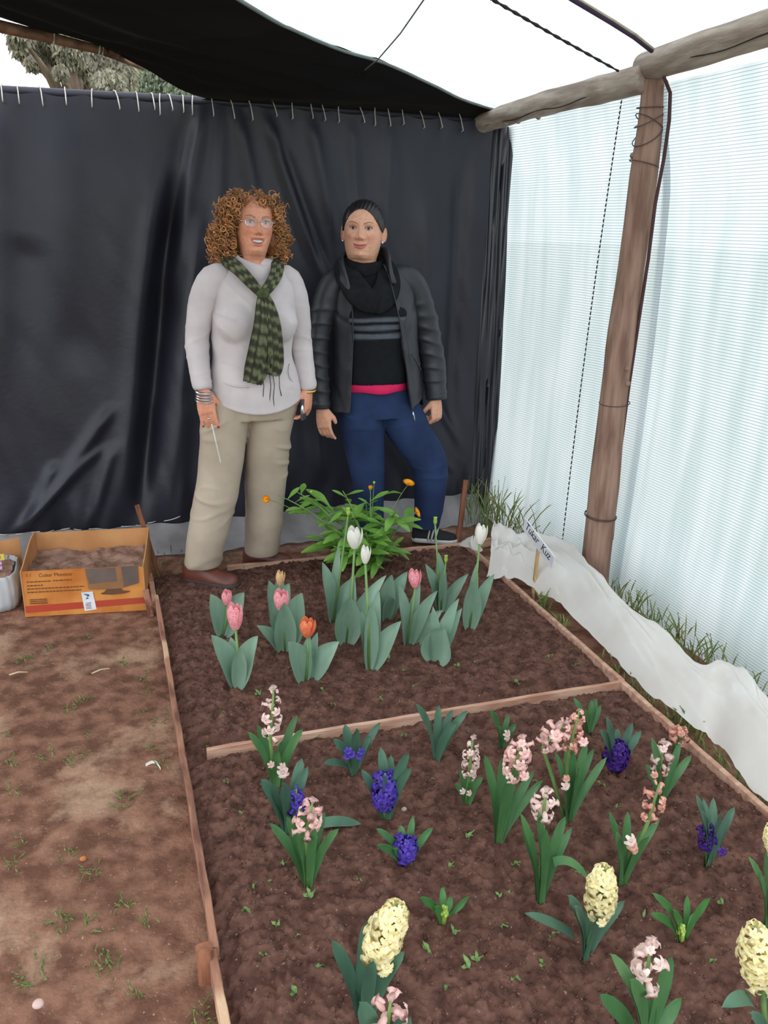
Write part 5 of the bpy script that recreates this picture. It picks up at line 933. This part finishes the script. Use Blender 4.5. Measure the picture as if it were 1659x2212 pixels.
for a, b in (((.055, -.155, .955), (.062, -.142, .82)), ((.085, -.155, .965), (.090, -.142, .80)), ((.100, -.155, .96), (.105, -.142, .81)), ((.116, -.152, .985), (.138, -.139, .86))):
    a, b = V(a), V(b); G().tube([a, a.lerp(b, .35)+V((.004, -.004, 0)), a.lerp(b, .7)+V((-.002, -.002, 0)), b], .0016, 5).build('fringe', M_thread, scarf)
# hair: base volume, then a mass of corkscrew curls
g = G(); g.ball((.045, .030, 1.560), (.112, .108, .084), 24, 16); g.ball((-.044, .034, 1.492), (.058, .072, .086), 20, 14); g.ball((.146, .034, 1.492), (.052, .072, .086), 20, 14); g.ball((.045, .065, 1.48), (.11, .07, .10), 20, 14); g.ball((-.022, -.045, 1.60), (.045, .035, .035), 16, 10); g.ball((.115, -.042, 1.60), (.045, .035, .038), 16, 10)
hv = remesh(g, .007, 3); P = co(hv); HP = P.copy(); HN = nrm(hv); setco(hv, P+HN*(.006*sines(P, 120, 5))[:, None])
hr = np.random.RandomState(9); g = G(); base_c = hr.rand(len(P))
g.add([tuple(v) for v in co(hv)], [tuple(p.vertices) for p in hv.polygons], [tuple(np.array((.62, .56, .5))*(.6+.5*abs(math.sin(v[0]*170+v[2]*140)))) for v in co(hv)]); bpy.data.meshes.remove(hv)
cnt = 0
while cnt < 1250:
    i = hr.randint(len(HP)); q = HP[i]; n_ = HN[i]
    lx, ly, lz = q[0]-.062, q[1], q[2]-1.537
    if ly < -.02 and abs(lx) < .066 and lz < .066: continue
    if ly < .0 and abs(lx) < .078 and lz < -.02: continue
    if n_[1] > .75 and hr.rand() < .8: continue
    d = V((n_[0]*.3+hr.randn()*.28, n_[1]*.35+hr.randn()*.25-.15, n_[2]*.35+hr.randn()*.2-.75 if lz < .06 else n_[2]*.3+hr.randn()*.2-.2)).normalized(); Lh = hr.uniform(.03, .065); u, w = frame(d); rad = hr.uniform(.006, .012); tr = hr.uniform(1.6, 2.8); ph = hr.uniform(0, 6.3); s = V(q)-V(n_)*.006; pts = []
    for k in range(19):
        t = k/18; a = ph+tr*6.283*t; e = s+d*(Lh*t)+V(n_)*(.006*math.sin(math.pi*t))+(u*math.cos(a)+w*math.sin(a))*(rad*min(1, t*4)); pts.append(e)
    if any(p.y < -.060 and abs(p.x-.062) < .060 and -.14 < p.z-1.537 < .066 for p in pts) or any(p.y < -.02 and abs(p.x-.062) < .074 and -.16 < p.z-1.537 < -.03 for p in pts): continue
    k = hr.uniform(.45, 1.45); g.col = (k*1.05, k*.98, k*.85); g.tube(pts, [.0038*(1-.45*j/18) for j in range(19)], 4); cnt += 1
g.build('hair', M_hair, w1)
# glasses
M_lens = bpy.data.materials.new('lens_glass'); M_lens.use_nodes = True; nt = M_lens.node_tree; nt.nodes.remove(nt.nodes['Principled BSDF']); a_ = nt.nodes.new('ShaderNodeBsdfTransparent'); a_.inputs[0].default_value = (.95, .97, .97, 1); b_ = nt.nodes.new('ShaderNodeBsdfGlossy'); b_.inputs['Roughness'].default_value = .05; c_ = nt.nodes.new('ShaderNodeMixShader'); c_.inputs[0].default_value = .06; nt.links.new(a_.outputs[0], c_.inputs[1]); nt.links.new(b_.outputs[0], c_.inputs[2]); nt.links.new(c_.outputs[0], nt.nodes['Material Output'].inputs['Surface'])
g = G(); h4 = lambda p: HM1@V(p)
for sx in (-1, 1): g.tube([h4((sx*.0325+.0215*math.cos(a), -.108+.0045*abs(math.cos(a)), .004+.0150*math.sin(a))) for a in [2*math.pi*i/28 for i in range(29)]], .0013, 6)
g.tube([h4(p) for p in ((-.011, -.106, .008), (-.004, -.1105, .0115), (.004, -.1105, .0115), (.011, -.106, .008))], .0013, 6)
for sx in (-1, 1): g.tube([h4(p) for p in ((sx*.054, -.104, .008), (sx*.066, -.096, .009), (sx*.078, -.07, .010), (sx*.081, .0, .010))], .0014, 6)
gl = g.build('glasses', M_silver, w1)
for sx in (-1, 1):
    g = G(); c = h4((sx*.0325, -.1075, .004)); ring = [h4((sx*.0325+.0205*math.cos(a), -.1062+.002*abs(math.cos(a)), .004+.0142*math.sin(a))) for a in [2*math.pi*i/24 for i in range(24)]]; g.add([c]+ring, [(0, 1+i, 1+(i+1) % 24) for i in range(24)]); g.build('lens', M_lens, gl)
G().ball(h4((-.083, -.012, -.045)), (.004, .004, .006), 10, 8).build('earring', M_silver, w1)
# bracelets, ring, watch, stylus, phone
for z, r, t_, m in ((.880, .0335, .0055, M_silver), (.866, .0345, .0035, M_silver), (.856, .0350, .0040, M_silver), (.845, .0375, .0028, M_silver)):
    G().tube([V((-.177+r*math.cos(a), -.086-(.885-z)*.2+r*.85*math.sin(a), z-.10*r*math.cos(a)+.12*r*math.sin(a))) for a in [2*math.pi*i/28 for i in range(29)]], t_, 8).build('bracelet', m, w1)
G().tube([V((.275+.033*math.cos(a), -.040+.030*math.sin(a), .864+.006*math.sin(a))) for a in [2*math.pi*i/28 for i in range(29)]], .0055, 8).build('watch_strap', M_gold, w1)
G().ball((-.166, -.128, .775), (.008, .006, .005), 12, 8).build('ring', M_silver, w1)
rt = V((x0-.152, y0-.140, .725)); st = thing('stylus', rt, 'thin pale pen-like stick held in the hand of the curly-haired person', 'stylus'); g = G(); e = V((x0-.128, y0-.150, .585)); g.tube([rt+V((-.006, .002, .03)), rt, rt.lerp(e, .92), e], [.0035, .0035, .003, .0012], 8); g.build('shaft', M('pale_shaft', (214, 206, 196), .5, .4), st, rt)
ph = V((x0+.246, y0-.075, .785)); pht = thing('phone', ph, 'small dark phone with a bright edge held beside the khaki trousers', 'phone'); g = G(); g.bar(ph-V((0, 0, .045)), ph+V((.0, .0, .045)), .012, .042, up=(-.6, -.8, 0), bev=.3); g.build('phone_body', M('dark_phone', (60, 62, 70), .3, .5), pht, ph, sharp=40); g = G(); g.ball(ph+V((-.008, -.016, .0)), (.008, .006, .024), 12, 8); g.build('phone_flap', M_silver, pht, ph)

# ---------------------------------------------------------------- woman in the black jacket
M_jack = M('black_quilted_nylon', (50, 51, 57), .48, .45, (40, 41, 46), scale=10, bump=.1, bscale=80); M_knit = M('black_knit', (34, 35, 38), .95, .1, (27, 28, 30), scale=30, bump=.25, bscale=200); M_knit2 = M('striped_knit', (92, 96, 104), .95, .1, (84, 88, 96), scale=30, bump=.25, bscale=200, attr=True); M_pink = M('pink_cotton', (214, 40, 92), .8, .2); M_jean = M('blue_denim', (46, 62, 98), .9, .15, (34, 46, 74), scale=5, detail=5, bump=.05, bscale=300); M_dhair = M('dark_hair', (40, 33, 36), .4, .5, (27, 22, 24), scale=40, stretch=(3, 1, 1)); M_bshoe = M('black_suede', (44, 44, 48), .8, .2); M_wsole = M('white_rubber', (206, 204, 200), .6, .3)
x0, y0 = 1.15, 3.82
core = G(); nails2 = []; nl = []
ells(core, [(.075, .0, .74, .08, .06), (.07, .0, .80, .11, .07), (.065, 0, 1.0, .12, .08), (.055, .0, 1.2, .13, .08), (.045, 0, 1.31, .11, .06), (.02, .012, 1.37, .055, .05), (.01, .012, 1.41, .052, .05)], 24)
limb(core, [(.02, 0, .76), (.04, -.02, .4), (.055, .0, .06)], [.06, .045, .03]); limb(core, [(.18, 0, .74), (.35, -.04, .42), (.37, .0, .06)], [.06, .045, .03])
limb(core, [(-.03, 0, 1.30), (-.12, .0, 1.27), (-.20, .01, 1.0), (-.203, -.03, .74)], [.05, .042, .034, .028]); limb(core, [(.12, 0, 1.30), (.24, .0, 1.28), (.355, .02, .97), (.378, -.036, .76)], [.05, .042, .034, .028])
hand(core, (-.203, -.034, .728), (.12, -.15, -1), (-.72, -.65, .1), (.6, -.8, 0), (.45, .45, .42, .30), 1.06, thumb=(.55, .25), nails=nl); nails2 += [q+(Lc((238, 216, 210)),) for q in nl]; nl = []
hand(core, (.379, -.040, .752), (.02, -.10, -1), (.55, -.80, .15), (-.85, -.4, 0), (1.15, 1.15, 1.1, 1.05), 1.10, thumb=(.30, .75), nails=None)
P2 = dict(skin=Lc((222, 168, 140)), blush=Lc((214, 130, 110)), iris=Lc((58, 38, 30)), brow=Lc((58, 38, 34)), brow_a=.85, brow_t=.0016, brow_z=.0275, lips=Lc((198, 122, 114)), mouth_w=.0275, smile=.0075, mouth_z=-.064, cheek=.0075, jaw=1.12, neck=1.12, scale=1.04, wide=1.075, earw=.965, lid=Lc((150, 96, 80)), shadow=.35)
HM2 = Matrix.Translation((.000, -.012, 1.524))@Matrix.Rotation(math.radians(-24), 4, 'Z')@Matrix.Rotation(math.radians(1.5), 4, 'Y')@Matrix.Rotation(math.radians(-2), 4, 'X')
w2 = person('person', (x0, y0, 0), 'person in an open black jacket and blue jeans with dark tied-back hair', P2, HM2, core, nails2, M_skin)
# jeans
g = G(); ells(g, [(.068, .0, .86, .150, .105), (.072, .0, .80, .168, .116), (.085, .0, .72, .19, .125), (.095, .0, .67, .19, .12)])
leg(g, [(.005, .0, .74, .105, .112), (.006, -.006, .63, .107, .110), (.020, -.012, .50, .097, .100), (.042, -.016, .32, .078, .084), (.052, -.004, .12, .070, .080), (.055, .0, .045, .070, .084)])
leg(g, [(.180, .0, .74, .105, .112), (.242, -.018, .60, .122, .112), (.300, -.040, .50, .118, .106), (.350, -.052, .40, .092, .094), (.366, -.04, .28, .080, .084), (.370, -.010, .13, .070, .070), (.368, .0, .062, .066, .064)])
me = remesh(g, .006, 5); dispn(me, lambda P, N_: .003*sines(P, 36, 13, aniso=(.6, .5, 1.2))+.005*ridge(P, 50, 61, (.5, .4, 1), .2)*ss(.25, .1, P[:, 2])+.004*ridge(P, 50, 62, (.6, .4, 1.1), .16)*(np.exp(-((P[:, 2]-.66)/.07)**2)+.7*np.exp(-((P[:, 2]-.38)/.07)**2))); link('jeans', me, M_jean, w2)
shoe('shoe', w2, (.305, .035, -.018), (.49, -.055, 0), M_bshoe, M_wsole, .235, .045, .080, stripes=M_wsole, lace=M_wsole); shoe('shoe', w2, (.055, .125, -.035), (.05, -.08, 0), M_bshoe, M_wsole, .215, .043, .078)
# sweater and the pink hem under it
g = G(); ells(g, [(.068, -.004, .835, .158, .128), (.068, -.004, .87, .162, .132), (.066, -.004, .95, .160, .130), (.060, -.006, 1.06, .165, .134), (.056, -.008, 1.15, .168, .136), (.050, .0, 1.25, .15, .110), (.04, .006, 1.33, .12, .085), (.02, .010, 1.375, .085, .075)])
for sx in (-.025, .130): g.ball((sx, -.080, 1.155), (.075, .072, .080), 18, 12)
me = remesh(g, .007, 5); P = co(me); F = np.array([p.center for p in me.polygons]) if False else None; knit = link('knit_sweater', me, M_knit2, w2)
zz = P[:, 2]-.02*(P[:, 0]-.06); k_ = np.zeros(len(P))
for a, b in ((1.056, 1.080), (1.096, 1.118), (1.134, 1.152)): k_ = np.maximum(k_, ss(a-.003, a+.003, zz)*(1-ss(b-.003, b+.003, zz)))
setcol(me, np.stack([.13+.87*k_]*3, -1))
g = G(); R = []
for zz_, k in ((.800, .985), (.805, 1.02), (.825, 1.025), (.845, 1.0)): R.append([V((.068+.160*k*math.cos(a), -.003+.130*k*math.sin(a), zz_+.004*math.sin(5*a))) for a in [2*math.pi*i/48 for i in range(48)]])
g.rings(R); g.build('undershirt_hem', M_pink, w2)
g = G(); R = []                                             # big knitted collar
for r, zz_ in ((.070, 1.33), (.088, 1.345), (.098, 1.365), (.098, 1.39), (.090, 1.408), (.080, 1.41), (.072, 1.39), (.068, 1.35)): R.append([V((.008+r*math.cos(a), .006+r*.92*math.sin(a), zz_+.26*r*math.sin(a)+.003*math.sin(4*a))) for a in [2*math.pi*i/40 for i in range(40)]])
g.rings(R, cap=False); g.build('knit_collar', M_knit, knit)
g = G()                                                     # wide folded scarf-collar hanging to the chest
ribk = [(.08, .06, 1.38), (.105, -.04, 1.36), (.095, -.105, 1.31), (.065, -.140, 1.255), (.025, -.160, 1.225), (-.005, -.168, 1.215)]
def band(g, pts, ws, th=.014, hint=(0, -1, 0), n=20):
    pts = smoothpath(pts, 5); ws = smoothpath(ws, 5); R = []; m = len(pts)
    for i, p in enumerate(pts):
        t = (pts[min(i+1, m-1)]-pts[max(i-1, 0)]).normalized(); u = t.cross(V(hint)).normalized(); nn = u.cross(t).normalized(); R.append([p+u*(ws[i]*.5*math.cos(a))+nn*(th*math.copysign(abs(math.sin(a))**.6, math.sin(a))+.004*math.sin(3*math.cos(a)+i*.4)) for a in [2*math.pi*j/n for j in range(n)]])
    g.rings(R)
band(g, ribk, [.08, .10, .12, .13, .12, .08], .014)
band(g, [(-.06, .06, 1.38), (-.095, -.04, 1.36), (-.085, -.110, 1.31), (-.062, -.150, 1.265), (-.030, -.176, 1.235), (.018, -.184, 1.215)], [.08, .10, .115, .12, .11, .085], .014); g.build('shawl_collar', M_knit, knit)
# jacket: open shell with sleeves
zl = np.array([.705, .76, .85, .95, 1.06, 1.15, 1.24, 1.31, 1.35, 1.385]); cxj = np.array([.085, .085, .082, .076, .068, .062, .058, .055, .045, .02]); rxj = np.array([.238, .232, .222, .212, .208, .210, .206, .192, .15, .10]); ryj = np.array([.168, .166, .162, .160, .162, .164, .148, .118, .10, .09])
xl = np.array([-.085, -.082, -.078, -.074, -.072, -.075, -.078, -.082, -.085, -.08]); xr = np.array([.214, .206, .190, .172, .150, .130, .110, .098, .088, .075])
def shell(off):
    R = []
    for z in np.linspace(zl[0], zl[-1], 48):
        cx, rx, ry, a0, b0 = (np.interp(z, zl, q) for q in (cxj, rxj, ryj, xl, xr)); rx -= off; ry -= off; ring = []
        tl = math.asin(max(-1, min(1, (a0-cx)/rx))); tr_ = math.asin(max(-1, min(1, (b0-cx)/rx)))       # angle from the front (-y)
        for t in np.linspace(tr_, 2*math.pi+tl, 60): ring.append(V((cx+rx*math.sin(t), -.0-ry*math.cos(t), z-.02*max(0, math.sin(t))*(z < .76)*0)))
        R.append(ring)
    return R
O_, I_ = shell(0), shell(.022); g = G(); nz, nt_ = len(O_), len(O_[0]); vs = [p for r in O_ for p in r]+[p for r in I_ for p in r]; o = nz*nt_; fs = []
for i in range(nz-1):
    for j in range(nt_-1): a = i*nt_+j; fs += [(a, a+1, a+nt_+1, a+nt_), (o+a, o+a+nt_, o+a+nt_+1, o+a+1)]
    for j in (0, nt_-1): a = i*nt_+j; fs.append((a, a+nt_, o+a+nt_, o+a) if j == 0 else (a, o+a, o+a+nt_, a+nt_))
for j in range(nt_-1): fs += [(j, o+j, o+j+1, j+1), ((nz-1)*nt_+j, (nz-1)*nt_+j+1, o+(nz-1)*nt_+j+1, o+(nz-1)*nt_+j)]
g.add(vs, fs)
me = remesh(g, .0065, 4); P = co(me); m = (P[:, 0] > .10)*(P[:, 0] < .318)*ss(.9, .70, P[:, 2]); P[:, 2] += .045*m*ss(.18, .32, P[:, 0]); setco(me, P)
def wrj(P, N_):
    x, y, z = P.T; arm = np.zeros_like(x)+ARM; f = .0065*(ridge(P, 55, 51, (.45, .4, 1.1), .25)-.3)*arm*ss(1.28, 1.15, z); f = f-.005*ridge(P, 30, 52, (.8, .5, .8), .10)*(1-arm); f += (.0045*sines(P, 34, 17, aniso=(.7, .5, 1.1))+.0015*sines(P, 80, 18))*(1-arm*.5); return f-.003*np.exp(-((x-.112-.55*(1.36-z)*.38)/.004)**2)*(y < 0)
ARM = 0; dispn(me, wrj); jacket = link('jacket', me, M_jack, w2); ARM = 1
for pts, rad in (([(-.05, .005, 1.30), (-.105, .004, 1.302), (-.160, .002, 1.24), (-.194, .002, 1.13), (-.210, .004, 1.02), (-.214, -.005, .92), (-.208, -.022, .80), (-.204, -.030, .728)], [.068, .070, .063, .056, .054, .053, .047, .043]), ([(.15, .005, 1.30), (.215, .004, 1.308), (.268, .002, 1.25), (.315, .004, 1.13), (.346, .006, 1.02), (.366, .0, .92), (.376, -.022, .81), (.380, -.038, .748)], [.07, .074, .068, .064, .062, .060, .054, .049])):
    g = G(); limb(g, pts, rad, 26); me = remesh(g, .0065, 3); dispn(me, wrj); link('sleeve', me, M_jack, jacket)
for c, r, d in (((-.204, -.030, .728), .0445, (.0, -.1, -1)), ((.380, -.038, .748), .0505, (.05, -.15, -1))):
    c, d = V(c), V(d).normalized(); G().tube([c-d*.026, c-d*.012, c+d*.002, c+d*.006], [r*.97, r*1.03, r*1.0, r*.9], 22).build('cuff', M_jack, jacket)
g = G()                                                     # stand-up collar flaps
band(g, [(.085, .07, 1.40), (.112, .01, 1.405), (.112, -.05, 1.395), (.102, -.10, 1.355), (.112, -.130, 1.30)], [.10, .105, .10, .07, .03], .010, hint=(1, -.4, .1)); g.build('jacket_collar', M_jack, jacket); g = G(); band(g, [(-.07, .07, 1.39), (-.105, .01, 1.38), (-.120, -.05, 1.355), (-.120, -.10, 1.32), (-.105, -.135, 1.27)], [.09, .095, .095, .07, .03], .010, hint=(-1, -.4, .1)); g.build('jacket_collar', M_jack, jacket)
M_zip = M('zip_tape', (66, 68, 74), .6, .3)
def jfront(z, which, out=.006): cx, rx, ry, b0 = (np.interp(z, zl, q) for q in (cxj, rxj, ryj, xr if which else xl)); t = math.asin(max(-1, min(1, (b0-cx)/rx))); return V((cx+(rx+out)*math.sin(t), -(ry+out)*math.cos(t), z))
for wch in (0, 1): G().tube([jfront(z, wch) for z in np.linspace(.715, 1.34, 30)], .0045, 6, flat=.6).build('zip', M_zip, jacket)
q = jfront(.70, 1); G().tube([q+V((0, -.004, .012)), q+V((.003, -.008, -.004)), q+V((.006, -.006, -.012)), q+V((.008, -.006, -.034))], [.006, .005, .0045, .006], 8, flat=.6).build('zip_pull', M_silver, jacket)
g = G(); a, b = V((.205, -.148, .985)), V((.262, -.118, .905)); g.tube([a, a.lerp(b, .5)+V((0, -.006, 0)), b], .005, 6); g.build('pocket_edge', M_jack, jacket)
# hair drawn back into a bun
g = G(); c = HM2@V((0, .0, 0)); HR = HM2.to_3x3(); tmp = G()
tmp.ball((0, .004, .024), (.0875, .107, .106), 40, 28); tmp.ball((0, .085, .035), (.045, .04, .045), 18, 12); hv = remesh(tmp, .004, 2); P = co(hv); N_ = nrm(hv)
hl = .086-.062*(np.abs(P[:, 0])/.07)**2; cut = ss(.001, -.007, P[:, 2]-hl)*ss(.03, -.005, P[:, 1]-.01); P[:, 1] += cut*.045*(P[:, 1] < .02); P[:, 0] *= 1-.14*cut; P += N_*(.0012*np.sin(P[:, 0]*420+4*np.sin(P[:, 2]*40)))[:, None]; P[:, 0] *= 1.06; P *= 1.04; P = P@np.array(HR).T+np.array(HM2.translation); setco(hv, P); link('hair', hv, M_dhair, w2)
for sx in (-1, 1): G().ball(HM2@V((sx*.0905, -.006, -.046)), (.0055, .005, .0075), 12, 8).build('earring', M_silver, w2)
